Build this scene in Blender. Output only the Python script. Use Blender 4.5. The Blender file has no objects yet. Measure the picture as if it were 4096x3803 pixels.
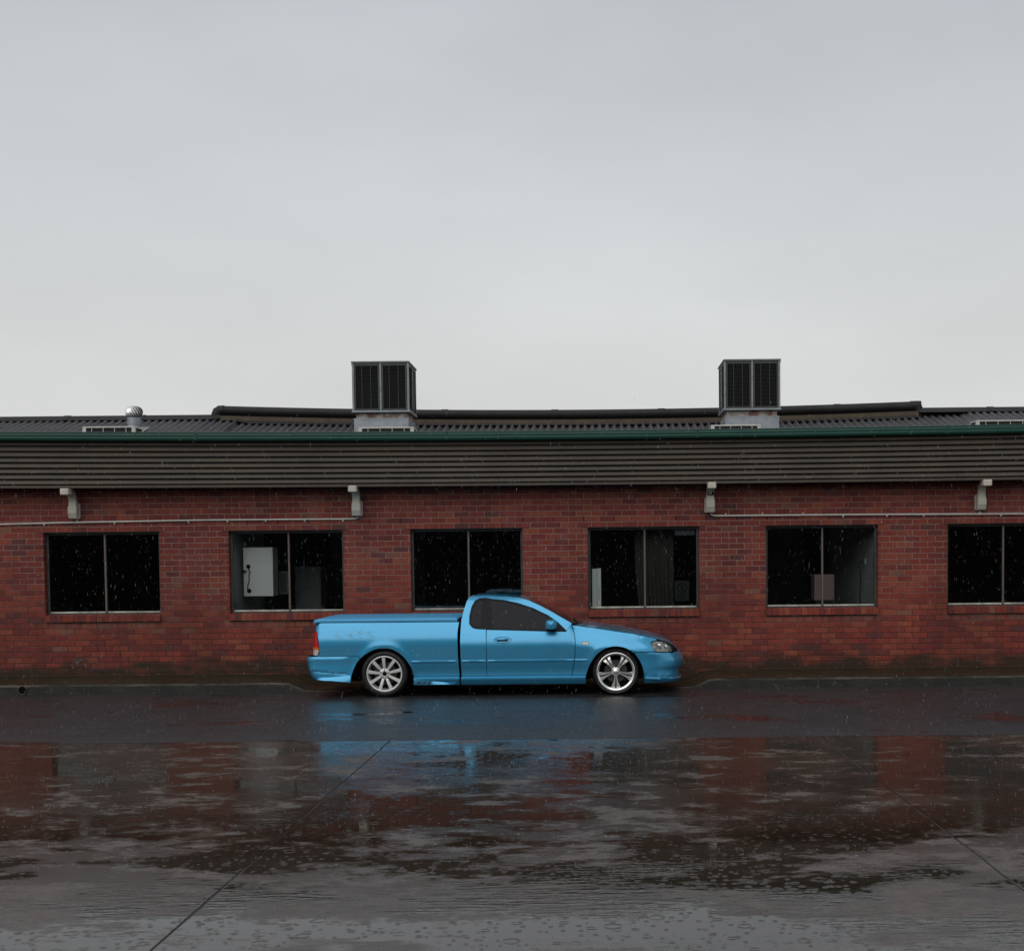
import bpy, bmesh, math, random
from mathutils import Vector, Matrix
from mathutils.geometry import delaunay_2d_cdt

random.seed(7)
SC = bpy.context.scene
COL = SC.collection

# ------------------------------------------------------------------ camera
PITCH, ROLL = 0.051, 0.0098
cam_d = bpy.data.cameras.new("camera")
cam = bpy.data.objects.new("camera", cam_d)
COL.objects.link(cam)
F_ = Vector((0, math.cos(PITCH), -math.sin(PITCH)))
U_ = Vector((0, math.sin(PITCH), math.cos(PITCH)))
R_ = Vector((1, 0, 0))
cr = math.sqrt(1 - ROLL * ROLL)
R2 = cr * R_ - ROLL * U_
U2 = ROLL * R_ + cr * U_
M = Matrix.Identity(4)
for i, v in enumerate((R2, U2, -F_)):
    for j in range(3):
        M[j][i] = v[j]
M.translation = (0, -22.0, 1.86)
cam.matrix_world = M
cam_d.sensor_width = 36
cam_d.lens = 51.741
cam_d.shift_x = -0.0786
cam_d.shift_y = 0.15136
cam_d.clip_start = 0.1
cam_d.clip_end = 3000
SC.camera = cam

# ------------------------------------------------------------------ sky, sun, exposure
SUN_EL, SUN_AZ = math.radians(48), math.radians(200)
W = bpy.data.worlds.new("World")
SC.world = W
W.use_nodes = True
nt = W.node_tree
nt.nodes.clear()
out = nt.nodes.new('ShaderNodeOutputWorld')
bg = nt.nodes.new('ShaderNodeBackground')
sky = nt.nodes.new('ShaderNodeTexSky')
sky.sky_type = 'NISHITA'
sky.sun_disc = False
sky.sun_elevation = SUN_EL
sky.sun_rotation = SUN_AZ
sky.air_density = 2.0
sky.dust_density = 5.0
skm = nt.nodes.new('ShaderNodeVectorMath'); skm.operation = 'SCALE'
skm.inputs['Scale'].default_value = 0.05
tc = nt.nodes.new('ShaderNodeTexCoord')
sep = nt.nodes.new('ShaderNodeSeparateXYZ')
rmp = nt.nodes.new('ShaderNodeValToRGB')
rmp.color_ramp.elements[0].position = 0.0
rmp.color_ramp.elements[0].color = (0.71, 0.71, 0.695, 1)
rmp.color_ramp.elements[1].position = 0.62
rmp.color_ramp.elements[1].color = (0.46, 0.485, 0.525, 1)
e = rmp.color_ramp.elements.new(0.13); e.color = (0.705, 0.72, 0.72, 1)
e = rmp.color_ramp.elements.new(0.23); e.color = (0.645, 0.668, 0.69, 1)
e = rmp.color_ramp.elements.new(0.37); e.color = (0.535, 0.562, 0.60, 1)
cl = nt.nodes.new('ShaderNodeTexNoise')
cl.inputs['Scale'].default_value = 3.2
cl.inputs['Detail'].default_value = 5
clr = nt.nodes.new('ShaderNodeMapRange')
clr.inputs['From Min'].default_value = 0.3; clr.inputs['From Max'].default_value = 0.7
clr.inputs['To Min'].default_value = 0.93; clr.inputs['To Max'].default_value = 1.05
vm = nt.nodes.new('ShaderNodeVectorMath'); vm.operation = 'SCALE'
mix = nt.nodes.new('ShaderNodeMix'); mix.data_type = 'RGBA'
mix.inputs['Factor'].default_value = 0.94
nt.links.new(tc.outputs['Generated'], sep.inputs[0])
nt.links.new(sep.outputs['Z'], rmp.inputs[0])
cst = nt.nodes.new('ShaderNodeVectorMath'); cst.operation = 'MULTIPLY'; cst.inputs[1].default_value = (1.0, 1.0, 2.6)
nt.links.new(tc.outputs['Generated'], cst.inputs[0]); nt.links.new(cst.outputs[0], cl.inputs['Vector'])
nt.links.new(cl.outputs['Fac'], clr.inputs['Value'])
nt.links.new(rmp.outputs['Color'], vm.inputs[0])
nt.links.new(clr.outputs[0], vm.inputs['Scale'])
nt.links.new(sky.outputs['Color'], skm.inputs[0])
nt.links.new(skm.outputs[0], mix.inputs['A'])
nt.links.new(vm.outputs[0], mix.inputs['B'])
nt.links.new(mix.outputs['Result'], bg.inputs['Color'])
bg.inputs['Strength'].default_value = 1.0
nt.links.new(bg.outputs[0], out.inputs['Surface'])

sun_d = bpy.data.lights.new("sun", 'SUN')
sun_d.energy = 1.4
sun_d.angle = math.radians(75)
sun_d.color = (1.0, 0.98, 0.95)
sun = bpy.data.objects.new("sun", sun_d)
COL.objects.link(sun)
sd = Vector((math.sin(SUN_AZ) * math.cos(SUN_EL), math.cos(SUN_AZ) * math.cos(SUN_EL), math.sin(SUN_EL)))
sun.rotation_euler = sd.to_track_quat('Z', 'Y').to_euler()
sun.location = (0, -10, 20)

SC.render.engine = 'CYCLES'
SC.cycles.use_denoising = True
SC.cycles.max_bounces = 8
SC.cycles.transparent_max_bounces = 12
SC.cycles.caustics_reflective = False
SC.cycles.caustics_refractive = False
SC.view_settings.view_transform = 'Standard'
SC.view_settings.look = 'None'
SC.view_settings.exposure = 0.0
SC.view_settings.gamma = 1.0


# ------------------------------------------------------------------ helpers
def mk_mat(name, col, rough=0.6, metal=0.0, spec=0.5, coat=0.0, var=None, bump=None, ior=None, rvar=None):
    """var=(scale, colour2, contrast) mixes in a second colour by noise; bump=(scale,strength); rvar=(scale,r2)"""
    m = bpy.data.materials.new(name); m.use_nodes = True
    t = m.node_tree; n = t.nodes; L = t.links
    p = n['Principled BSDF']
    p.inputs['Base Color'].default_value = (*col, 1)
    p.inputs['Roughness'].default_value = rough
    p.inputs['Metallic'].default_value = metal
    p.inputs['Specular IOR Level'].default_value = spec
    if ior: p.inputs['IOR'].default_value = ior
    if coat:
        p.inputs['Coat Weight'].default_value = coat
        p.inputs['Coat Roughness'].default_value = 0.04
    g = n.new('ShaderNodeNewGeometry')
    if var:
        x = n.new('ShaderNodeTexNoise'); x.inputs['Scale'].default_value = var[0]; x.inputs['Detail'].default_value = 6
        x.inputs['Roughness'].default_value = 0.65
        L.new(g.outputs['Position'], x.inputs['Vector'])
        r = n.new('ShaderNodeMapRange'); c = var[2] if len(var) > 2 else 0.15
        r.inputs['From Min'].default_value = 0.5 - c; r.inputs['From Max'].default_value = 0.5 + c
        L.new(x.outputs['Fac'], r.inputs['Value'])
        mx = n.new('ShaderNodeMix'); mx.data_type = 'RGBA'
        mx.inputs['A'].default_value = (*col, 1); mx.inputs['B'].default_value = (*var[1], 1)
        L.new(r.outputs[0], mx.inputs['Factor']); L.new(mx.outputs['Result'], p.inputs['Base Color'])
    if rvar:
        x = n.new('ShaderNodeTexNoise'); x.inputs['Scale'].default_value = rvar[0]; x.inputs['Detail'].default_value = 4
        L.new(g.outputs['Position'], x.inputs['Vector'])
        r = n.new('ShaderNodeMapRange'); r.inputs['From Min'].default_value = 0.35; r.inputs['From Max'].default_value = 0.65
        r.inputs['To Min'].default_value = rough; r.inputs['To Max'].default_value = rvar[1]
        L.new(x.outputs['Fac'], r.inputs['Value']); L.new(r.outputs[0], p.inputs['Roughness'])
    if bump:
        x = n.new('ShaderNodeTexNoise'); x.inputs['Scale'].default_value = bump[0]; x.inputs['Detail'].default_value = 5
        L.new(g.outputs['Position'], x.inputs['Vector'])
        b = n.new('ShaderNodeBump'); b.inputs['Strength'].default_value = bump[1]; b.inputs['Distance'].default_value = 0.01
        L.new(x.outputs['Fac'], b.inputs['Height']); L.new(b.outputs[0], p.inputs['Normal'])
    return m


class NB:
    """tiny node-building helper"""
    def __init__(s, m):
        s.t = m.node_tree; s.n = s.t.nodes; s.L = s.t.links
    def new(s, ty, **kw):
        x = s.n.new(ty)
        for k, v in kw.items(): setattr(x, k, v)
        return x
    def put(s, sock, v):
        if isinstance(v, bpy.types.NodeSocket): s.L.new(v, sock)
        elif v is not None: sock.default_value = v
    def math(s, op, a, b=None, c=None, clamp=False):
        x = s.new('ShaderNodeMath', operation=op); x.use_clamp = clamp
        s.put(x.inputs[0], a); s.put(x.inputs[1], b); s.put(x.inputs[2], c)
        return x.outputs[0]
    def rng(s, v, a, b, c=0.0, d=1.0, smooth=False):
        x = s.new('ShaderNodeMapRange')
        if smooth: x.interpolation_type = 'SMOOTHSTEP'
        s.put(x.inputs['Value'], v)
        for k, q in (('From Min', a), ('From Max', b), ('To Min', c), ('To Max', d)): s.put(x.inputs[k], q)
        return x.outputs[0]
    def mix(s, f, a, b):
        x = s.new('ShaderNodeMix', data_type='RGBA')
        s.put(x.inputs['Factor'], f)
        s.put(x.inputs['A'], (*a, 1) if isinstance(a, tuple) else a)
        s.put(x.inputs['B'], (*b, 1) if isinstance(b, tuple) else b)
        return x.outputs['Result']
    def noise(s, vec, scale, detail=4, rough=0.55):
        x = s.new('ShaderNodeTexNoise')
        s.put(x.inputs['Vector'], vec)
        x.inputs['Scale'].default_value = scale; x.inputs['Detail'].default_value = detail
        x.inputs['Roughness'].default_value = rough
        return x.outputs['Fac']
    def scale(s, vec, v3):
        x = s.new('ShaderNodeVectorMath', operation='MULTIPLY')
        s.put(x.inputs[0], vec); x.inputs[1].default_value = v3
        return x.outputs[0]


class MB:
    """mesh collector: boxes, tubes, lathes, prisms -> one mesh object"""
    def __init__(s): s.v = []; s.f = []; s.sm = []
    def add(s, vs, fs, smooth=False):
        o = len(s.v); s.v += [tuple(v) for v in vs]; s.f += [[i + o for i in f] for f in fs]; s.sm += [smooth] * len(fs)
        return s
    def box(s, x0, x1, y0, y1, z0, z1):
        return s.add([(x0, y0, z0), (x1, y0, z0), (x1, y1, z0), (x0, y1, z0), (x0, y0, z1), (x1, y0, z1), (x1, y1, z1), (x0, y1, z1)],
                     [(0, 3, 2, 1), (4, 5, 6, 7), (0, 1, 5, 4), (1, 2, 6, 5), (2, 3, 7, 6), (3, 0, 4, 7)])
    def bbox(s, x0, x1, y0, y1, z0, z1, b=0.01):
        """box with chamfered edges: every face inset by b"""
        x = (x0, x1); y = (y0, y1); z = (z0, z1); vs = []; idx = {}
        for i in (0, 1):
            for j in (0, 1):
                for k in (0, 1):
                    sx, sy, sz = (b, -b)[i], (b, -b)[j], (b, -b)[k]
                    idx[i, j, k, 'x'] = len(vs); vs.append((x[i], y[j] + sy, z[k] + sz))
                    idx[i, j, k, 'y'] = len(vs); vs.append((x[i] + sx, y[j], z[k] + sz))
                    idx[i, j, k, 'z'] = len(vs); vs.append((x[i] + sx, y[j] + sy, z[k]))
        fs = []
        I = idx
        fs.append([I[0, 0, 0, 'x'], I[0, 0, 1, 'x'], I[0, 1, 1, 'x'], I[0, 1, 0, 'x']])
        fs.append([I[1, 0, 0, 'x'], I[1, 1, 0, 'x'], I[1, 1, 1, 'x'], I[1, 0, 1, 'x']])
        fs.append([I[0, 0, 0, 'y'], I[1, 0, 0, 'y'], I[1, 0, 1, 'y'], I[0, 0, 1, 'y']])
        fs.append([I[0, 1, 0, 'y'], I[0, 1, 1, 'y'], I[1, 1, 1, 'y'], I[1, 1, 0, 'y']])
        fs.append([I[0, 0, 0, 'z'], I[0, 1, 0, 'z'], I[1, 1, 0, 'z'], I[1, 0, 0, 'z']])
        fs.append([I[0, 0, 1, 'z'], I[1, 0, 1, 'z'], I[1, 1, 1, 'z'], I[0, 1, 1, 'z']])
        for i in (0, 1):
            for j in (0, 1):
                fs.append([I[i, j, 0, 'x'], I[i, j, 1, 'x'], I[i, j, 1, 'y'], I[i, j, 0, 'y']])
                fs.append([I[0, i, j, 'y'], I[1, i, j, 'y'], I[1, i, j, 'z'], I[0, i, j, 'z']])
                fs.append([I[i, 0, j, 'x'], I[i, 1, j, 'x'], I[i, 1, j, 'z'], I[i, 0, j, 'z']])
                for k in (0, 1):
                    fs.append([I[i, j, k, 'x'], I[i, j, k, 'y'], I[i, j, k, 'z']])
        return s.add(vs, fs)
    def tube(s, pts, r, n=10, cap=True, smooth=True):
        pts = [Vector(p) for p in pts]; rs = r if isinstance(r, (list, tuple)) else [r] * len(pts)
        vs = []; ref = None
        for i, p in enumerate(pts):
            d = (pts[min(i + 1, len(pts) - 1)] - pts[max(i - 1, 0)]).normalized()
            if ref is None:
                ref = Vector((0, 0, 1)) if abs(d.z) < 0.9 else Vector((1, 0, 0))
            a = (ref - d * ref.dot(d)).normalized(); ref = a; b = d.cross(a)
            for k in range(n):
                t = 2 * math.pi * k / n
                vs.append(p + (a * math.cos(t) + b * math.sin(t)) * rs[i])
        fs = [[i * n + k, i * n + (k + 1) % n, (i + 1) * n + (k + 1) % n, (i + 1) * n + k] for i in range(len(pts) - 1) for k in range(n)]
        s.add(vs, fs, smooth)
        if cap:
            o = len(s.v) - len(vs)
            s.f.append([o + k for k in range(n)][::-1]); s.f.append([o + (len(pts) - 1) * n + k for k in range(n)]); s.sm += [False, False]
        return s
    def lathe(s, prof, n=32, axis='Z', c=(0, 0, 0), closed=False, smooth=True, a0=0.0, a1=2 * math.pi):
        """prof: list of (radius, height)"""
        full = abs(a1 - a0 - 2 * math.pi) < 1e-6
        m = n if full else n + 1
        vs = []
        for k in range(m):
            t = a0 + (a1 - a0) * k / n
            for r, h in prof:
                a, b = r * math.cos(t), r * math.sin(t)
                p = {'Z': (a, b, h), 'Y': (a, h, b), 'X': (h, a, b)}[axis]
                vs.append((p[0] + c[0], p[1] + c[1], p[2] + c[2]))
        q = len(prof); fs = []
        for k in range(n):
            k2 = (k + 1) % m
            for i in range(q if closed else q - 1):
                i2 = (i + 1) % q
                fs.append([k * q + i, k2 * q + i, k2 * q + i2, k * q + i2])
        return s.add(vs, fs, smooth)
    def prism(s, poly, y0, y1, axis='Y'):
        """poly of (a,b) extruded along an axis: Y -> (a,y,b), X -> (x,a,b), Z -> (a,b,z)"""
        f3 = {'Y': lambda a, b, h: (a, h, b), 'X': lambda a, b, h: (h, a, b), 'Z': lambda a, b, h: (a, b, h)}[axis]
        n = len(poly)
        vs = [f3(a, b, y0) for a, b in poly] + [f3(a, b, y1) for a, b in poly]
        fs = [list(range(n))[::-1], list(range(n, 2 * n))] + [[i, (i + 1) % n, n + (i + 1) % n, n + i] for i in range(n)]
        return s.add(vs, fs)
    def grid(s, rows, smooth=True):
        """rows of equal length of points"""
        m = len(rows[0]); vs = [p for r in rows for p in r]
        fs = [[i * m + j, i * m + j + 1, (i + 1) * m + j + 1, (i + 1) * m + j] for i in range(len(rows) - 1) for j in range(m - 1)]
        return s.add(vs, fs, smooth)
    def mesh(s, name, mat, fix=True):
        me = bpy.data.meshes.new(name)
        me.from_pydata(s.v, [], s.f)
        if fix:
            bm = bmesh.new(); bm.from_mesh(me); bmesh.ops.recalc_face_normals(bm, faces=bm.faces); bm.to_mesh(me); bm.free()
        me.polygons.foreach_set('use_smooth', s.sm)
        if any(s.sm):
            me.set_sharp_from_angle(angle=math.radians(40))
        me.materials.append(mat); me.update()
        return me
    def build(s, name, mat, parent=None, fix=True):
        return obj(name, s.mesh(name, mat, fix), parent)


def obj(name, me, parent=None):
    o = bpy.data.objects.new(name, me); COL.objects.link(o)
    if parent: o.parent = parent
    return o


def empty(name, loc, rz=0.0):
    o = bpy.data.objects.new(name, None); COL.objects.link(o)
    o.location = loc; o.rotation_euler = (0, 0, rz); o.empty_display_size = 0.2
    return o


def tag(o, label=None, cat=None, group=None, kind=None):
    if label: o['label'] = label
    if cat: o['category'] = cat
    if group: o['group'] = group
    if kind: o['kind'] = kind
    return o


def lerp_tab(tab, x):
    if x <= tab[0][0]: return tab[0][1]
    for (a, b), (c, d) in zip(tab, tab[1:]):
        if x <= c: return b + (d - b) * (x - a) / (c - a)
    return tab[-1][1]


def curve_tab(tab, x):
    """smooth (monotone hermite) interpolation of a table"""
    n = len(tab)
    if x <= tab[0][0]: return tab[0][1]
    if x >= tab[-1][0]: return tab[-1][1]
    k = 0
    while tab[k + 1][0] < x: k += 1
    d = [(tab[i + 1][1] - tab[i][1]) / (tab[i + 1][0] - tab[i][0]) for i in range(n - 1)]
    def sl(i):
        if i == 0: return d[0]
        if i == n - 1: return d[-1]
        if d[i - 1] * d[i] <= 0: return 0.0
        return 2 * d[i - 1] * d[i] / (d[i - 1] + d[i])
    (x0, y0), (x1, y1) = tab[k], tab[k + 1]; h = x1 - x0; t = (x - x0) / h
    return ((2 * t**3 - 3 * t**2 + 1) * y0 + (t**3 - 2 * t**2 + t) * h * sl(k) + (-2 * t**3 + 3 * t**2) * y1 + (t**3 - t**2) * h * sl(k + 1))


# ------------------------------------------------------------------ materials
BP, CP, JO, ZREF = 0.228, 0.0848, 0.009, 2.275   # brick pitch, course pitch, joint, window head


def brick_mat(name, lattice):
    m = bpy.data.materials.new(name); m.use_nodes = True; b = NB(m)
    p = b.n['Principled BSDF']
    g = b.new('ShaderNodeNewGeometry'); pos = g.outputs['Position']
    sx = b.new('ShaderNodeSeparateXYZ'); b.L.new(pos, sx.inputs[0])
    wn = b.new('ShaderNodeTexWhiteNoise', noise_dimensions='2D')
    if lattice:
        row = b.math('FLOOR', b.math('ADD', b.math('DIVIDE', b.math('SUBTRACT', sx.outputs['Z'], ZREF), CP), 1000.0))
        xo = b.math('ADD', b.math('DIVIDE', sx.outputs['X'], BP), b.math('MULTIPLY', b.math('MODULO', row, 2.0), 0.5))
        cb = b.new('ShaderNodeCombineXYZ'); b.L.new(b.math('FLOOR', xo), cb.inputs[0]); b.L.new(row, cb.inputs[1])
        b.L.new(cb.outputs[0], wn.inputs['Vector'])
    else:
        oi = b.new('ShaderNodeObjectInfo')
        cb = b.new('ShaderNodeCombineXYZ'); b.L.new(b.math('MULTIPLY', oi.outputs['Random'], 977.0), cb.inputs[0])
        b.L.new(cb.outputs[0], wn.inputs['Vector'])
    r = b.new('ShaderNodeValToRGB'); r.color_ramp.interpolation = 'CONSTANT'
    cols = [(0.0, (0.168, 0.031, 0.021)), (0.22, (0.184, 0.035, 0.023)), (0.42, (0.142, 0.026, 0.021)), (0.60, (0.196, 0.043, 0.026)),
            (0.75, (0.118, 0.025, 0.022)), (0.86, (0.206, 0.052, 0.029)), (0.945, (0.090, 0.028, 0.026)), (0.975, (0.160, 0.064, 0.042))]
    r.color_ramp.elements[0].position = 0; r.color_ramp.elements[0].color = (*cols[0][1], 1)
    r.color_ramp.elements[1].position = cols[1][0]; r.color_ramp.elements[1].color = (*cols[1][1], 1)
    for q, c in cols[2:]:
        e = r.color_ramp.elements.new(q); e.color = (*c, 1)
    b.L.new(wn.outputs['Value'], r.inputs[0])
    fine = b.rng(b.noise(pos, 38, 5, 0.7), 0.25, 0.75, 0.78, 1.42)
    streak = b.rng(b.noise(b.scale(pos, (9, 9, 1.1)), 1.0, 4), 0.3, 0.7, 0.84, 1.12)
    big = b.rng(b.noise(pos, 0.7, 3), 0.3, 0.7, 0.85, 1.15)
    k = b.math('MULTIPLY', b.math('MULTIPLY', fine, streak), big)
    v = b.new('ShaderNodeVectorMath', operation='SCALE'); b.L.new(r.outputs[0], v.inputs[0]); b.L.new(k, v.inputs['Scale'])
    col = v.outputs[0]
    # limey wash on the drier upper courses
    wash = b.math('MULTIPLY', b.rng(b.noise(b.scale(pos, (2.2, 2.2, 1.2)), 1.6, 5), 0.5, 0.72, 0, 1), b.rng(sx.outputs['Z'], 0.8, 1.8, 0.03, 0.26))
    col = b.mix(wash, col, (0.21, 0.095, 0.085))
    # pale run-off under the sills, dark damp below the parapet
    ph = b.math('FRACT', b.math('DIVIDE', b.math('ADD', sx.outputs['X'], 8.2 + 26.97), 2.697))
    und = b.math('MULTIPLY', b.math('LESS_THAN', ph, 0.63), b.math('MULTIPLY', b.rng(sx.outputs['Z'], 0.80, 0.93, 0, 1), b.math('LESS_THAN', sx.outputs['Z'], 0.945)))
    und = b.math('MULTIPLY', und, b.rng(b.noise(b.scale(pos, (14, 14, 0.8)), 1.0, 4), 0.35, 0.65, 0.05, 0.75))
    col = b.mix(und, col, (0.26, 0.135, 0.11))
    damp = b.math('MULTIPLY', b.rng(b.noise(b.scale(pos, (1.6, 1.6, 0.35)), 1.0, 4), 0.45, 0.68, 0, 1), 0.42)
    col = b.mix(damp, col, (0.075, 0.020, 0.016))
    # moss and damp at the foot of the wall
    edge = b.math('ADD', sx.outputs['Z'], b.rng(b.noise(b.scale(pos, (1.3, 1.3, 3.0)), 1.5, 5), 0.25, 0.75, -0.22, 0.22))
    moss = b.rng(edge, 0.14, 0.46, 0.92, 0.0, True)
    col = b.mix(moss, col, (0.020, 0.017, 0.009))
    b.L.new(col, p.inputs['Base Color'])
    p.inputs['Roughness'].default_value = 0.62
    p.inputs['Specular IOR Level'].default_value = 0.25
    bp = b.new('ShaderNodeBump'); bp.inputs['Strength'].default_value = 0.5; bp.inputs['Distance'].default_value = 0.004
    b.L.new(b.noise(pos, 90, 5, 0.7), bp.inputs['Height']); b.L.new(bp.outputs[0], p.inputs['Normal'])
    return m


def mortar_mat():
    m = bpy.data.materials.new('mortar'); m.use_nodes = True; b = NB(m); p = b.n['Principled BSDF']
    g = b.new('ShaderNodeNewGeometry'); pos = g.outputs['Position']
    sx = b.new('ShaderNodeSeparateXYZ'); b.L.new(pos, sx.inputs[0])
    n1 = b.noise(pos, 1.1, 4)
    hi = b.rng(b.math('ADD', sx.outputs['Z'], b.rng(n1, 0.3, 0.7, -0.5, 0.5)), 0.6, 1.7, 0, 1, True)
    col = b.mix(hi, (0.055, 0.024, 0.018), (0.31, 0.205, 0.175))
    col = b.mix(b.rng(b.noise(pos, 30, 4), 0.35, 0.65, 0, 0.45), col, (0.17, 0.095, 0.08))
    b.L.new(col, p.inputs['Base Color']); p.inputs['Roughness'].default_value = 0.85
    p.inputs['Specular IOR Level'].default_value = 0.2
    return m


M_BRICK = brick_mat('brick_clay', True)
M_SILLBRICK = brick_mat('brick_clay_sill', False)
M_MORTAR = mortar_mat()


def wet_ground(name, base, base2, puddle_lo, puddle_hi, film_rough, pud_rough, grit, ripple, ring, seed, agg=None, patch_rough=0.36, worn=None):
    """wet paving: a rough film with smooth puddles, wind ripples and raindrop rings"""
    m = bpy.data.materials.new(name); m.use_nodes = True; b = NB(m); p = b.n['Principled BSDF']
    g = b.new('ShaderNodeNewGeometry')
    off = b.new('ShaderNodeVectorMath', operation='ADD'); b.L.new(g.outputs['Position'], off.inputs[0]); off.inputs[1].default_value = (seed, seed * 2, 0)
    pos = off.outputs[0]
    big = b.noise(b.scale(pos, (0.55, 1.0, 1)), 0.75, 5, 0.6)
    med = b.noise(b.scale(pos, (1.0, 1.6, 1)), 2.6, 4, 0.6)
    msk = b.math('ADD', b.math('MULTIPLY', big, 0.68), b.math('MULTIPLY', med, 0.32))
    pud = b.rng(msk, puddle_lo, puddle_hi, 0, 1, True)
    patch = b.rng(b.noise(b.scale(pos, (0.8, 1.25, 1)), 2.3, 8, 0.74), 0.48, 0.59, 0, 1, True)
    fr_ = b.rng(patch, 0, 1, film_rough, patch_rough)
    rough = b.math('ADD', b.math('MULTIPLY', fr_, b.math('SUBTRACT', 1.0, pud)), b.math('MULTIPLY', pud, pud_rough))
    b.L.new(rough, p.inputs['Roughness'])
    c = b.mix(b.rng(b.noise(pos, 1.3, 6, 0.7), 0.3, 0.7, 0, 1), base, base2)
    if agg:
        vor = b.new('ShaderNodeTexVoronoi'); vor.inputs['Scale'].default_value = 90; b.L.new(pos, vor.inputs['Vector'])
        sp = b.rng(vor.outputs['Color'], 0.55, 0.95, 0, 0.55)
        c = b.mix(sp, c, agg)
    c = b.mix(b.math('MULTIPLY', pud, 0.6), c, tuple(0.30 * q for q in base))
    if worn: c = b.mix(b.math('MULTIPLY', b.math('MULTIPLY', patch, b.math('SUBTRACT', 1.0, pud)), b.rng(b.noise(pos, 9, 4, 0.7), 0.3, 0.7, 0.25, 1.0)), c, worn)
    b.L.new(c, p.inputs['Base Color'])
    p.inputs['IOR'].default_value = 1.45
    p.inputs['Specular IOR Level'].default_value = 0.5
    # heights in metres
    gr = b.math('MULTIPLY', b.math('SUBTRACT', b.noise(pos, 120, 4, 0.7), 0.5), grit)
    gr = b.math('MULTIPLY', gr, b.math('SUBTRACT', 1.0, pud))
    rip = b.math('MULTIPLY', b.math('SUBTRACT', b.noise(b.scale(pos, (5.0, 20.0, 1)), 1.0, 3, 0.6), 0.5), ripple)
    rip = b.math('MULTIPLY', rip, b.rng(b.noise(b.scale(pos, (0.6, 1.2, 1)), 0.8, 3), 0.44, 0.66, 0.05, 1.0, True))
    h = b.math('ADD', gr, rip)
    for sc, am in ((2.1, ring), (3.7, ring * 0.8), (7.0, ring * 0.9), (12.0, ring * 0.7)):
        vo = b.new('ShaderNodeTexVoronoi'); vo.inputs['Scale'].default_value = sc; vo.voronoi_dimensions = '2D'
        b.L.new(pos, vo.inputs['Vector'])
        d = b.math('DIVIDE', vo.outputs['Distance'], sc)
        sc3 = b.new('ShaderNodeSeparateColor'); b.L.new(vo.outputs['Color'], sc3.inputs[0])
        rad = b.rng(sc3.outputs[0], 0, 1, 0.008, min(0.048, 0.18 / sc))
        env = b.math('SUBTRACT', 1.0, b.math('DIVIDE', b.math('ABSOLUTE', b.math('SUBTRACT', d, rad)), 0.016), clamp=True)
        env = b.math('MULTIPLY', env, b.rng(sc3.outputs[1], 0.2, 1.0, 0.0, 1.0))
        wv = b.math('MULTIPLY', b.math('SINE', b.math('MULTIPLY', d, 420.0)), b.math('MULTIPLY', env, am))
        h = b.math('ADD', h, wv)
    bp = b.new('ShaderNodeBump'); bp.inputs['Strength'].default_value = 1.0; bp.inputs['Distance'].default_value = 1.0
    b.L.new(h, bp.inputs['Height']); b.L.new(bp.outputs[0], p.inputs['Normal'])
    return m


M_CONC = wet_ground('wet_concrete', (0.046, 0.033, 0.024), (0.024, 0.017, 0.012), 0.455, 0.54, 0.075, 0.02, 0.0008, 0.0030, 0.00030, 5.3, patch_rough=0.40, worn=(0.098, 0.080, 0.068))
M_ASPH = wet_ground('wet_asphalt', (0.022, 0.022, 0.024), (0.013, 0.013, 0.014), 0.55, 0.62, 0.36, 0.12, 0.0020, 0.0020, 0.0002, 11.0, (0.065, 0.067, 0.072), patch_rough=0.42)
M_GROUND = mk_mat('dark_bitumen', (0.03, 0.03, 0.032), 0.45, var=(0.6, (0.02, 0.02, 0.021)))
M_PATH = mk_mat('mossy_concrete', (0.034, 0.026, 0.013), 0.6, spec=0.25, var=(2.2, (0.012, 0.012, 0.005), 0.2), bump=(60, 0.6), rvar=(3, 0.3))
M_KERB = mk_mat('kerb_concrete', (0.018, 0.017, 0.014), 0.5, spec=0.3, var=(1.6, (0.009, 0.010, 0.007), 0.2), bump=(70, 0.6))
M_KERBEDGE = mk_mat('kerb_pale_edge', (0.080, 0.068, 0.050), 0.6, spec=0.2, var=(1.3, (0.012, 0.012, 0.008), 0.10))
M_JOINT = mk_mat('joint_filler', (0.050, 0.042, 0.036), 0.4, var=(1.8, (0.010, 0.009, 0.008), 0.18))
M_CLAD = mk_mat('brown_cladding', (0.082, 0.068, 0.051), 0.5, spec=0.25, var=(1.6, (0.058, 0.047, 0.038), 0.2), bump=(45, 0.12))
M_CLADBACK = mk_mat('cladding_back', (0.012, 0.011, 0.010), 0.8)  # near-black, puts shade into the grooves between the boards
M_GUTTER = mk_mat('green_gutter', (0.010, 0.052, 0.039), 0.35, spec=0.3, var=(2.0, (0.014, 0.064, 0.047), 0.2))
M_ROOF = mk_mat('fibre_cement_roof', (0.085, 0.080, 0.085), 0.5, spec=0.4, var=(3.5, (0.042, 0.039, 0.041), 0.2), bump=(40, 0.5))
M_RIDGE = mk_mat('mossy_ridge', (0.024, 0.024, 0.023), 0.6, spec=0.3, var=(3.0, (0.014, 0.013, 0.013), 0.2), bump=(40, 0.5))
M_TIMBER = mk_mat('weathered_timber', (0.085, 0.060, 0.034), 0.75, var=(5.0, (0.040, 0.028, 0.016), 0.2))
M_GALV = mk_mat('galvanised_sheet', (0.34, 0.37, 0.39), 0.42, metal=0.55, var=(6.0, (0.24, 0.27, 0.29), 0.15), rvar=(9, 0.55))
M_GALVD = mk_mat('dull_galvanised_frame', (0.15, 0.17, 0.172), 0.5, metal=0.3, var=(6.0, (0.10, 0.115, 0.115), 0.15))
M_POST = mk_mat('worn_galvanised_post', (0.27, 0.295, 0.30), 0.45, metal=0.3, var=(6.0, (0.17, 0.19, 0.19), 0.15))
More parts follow.
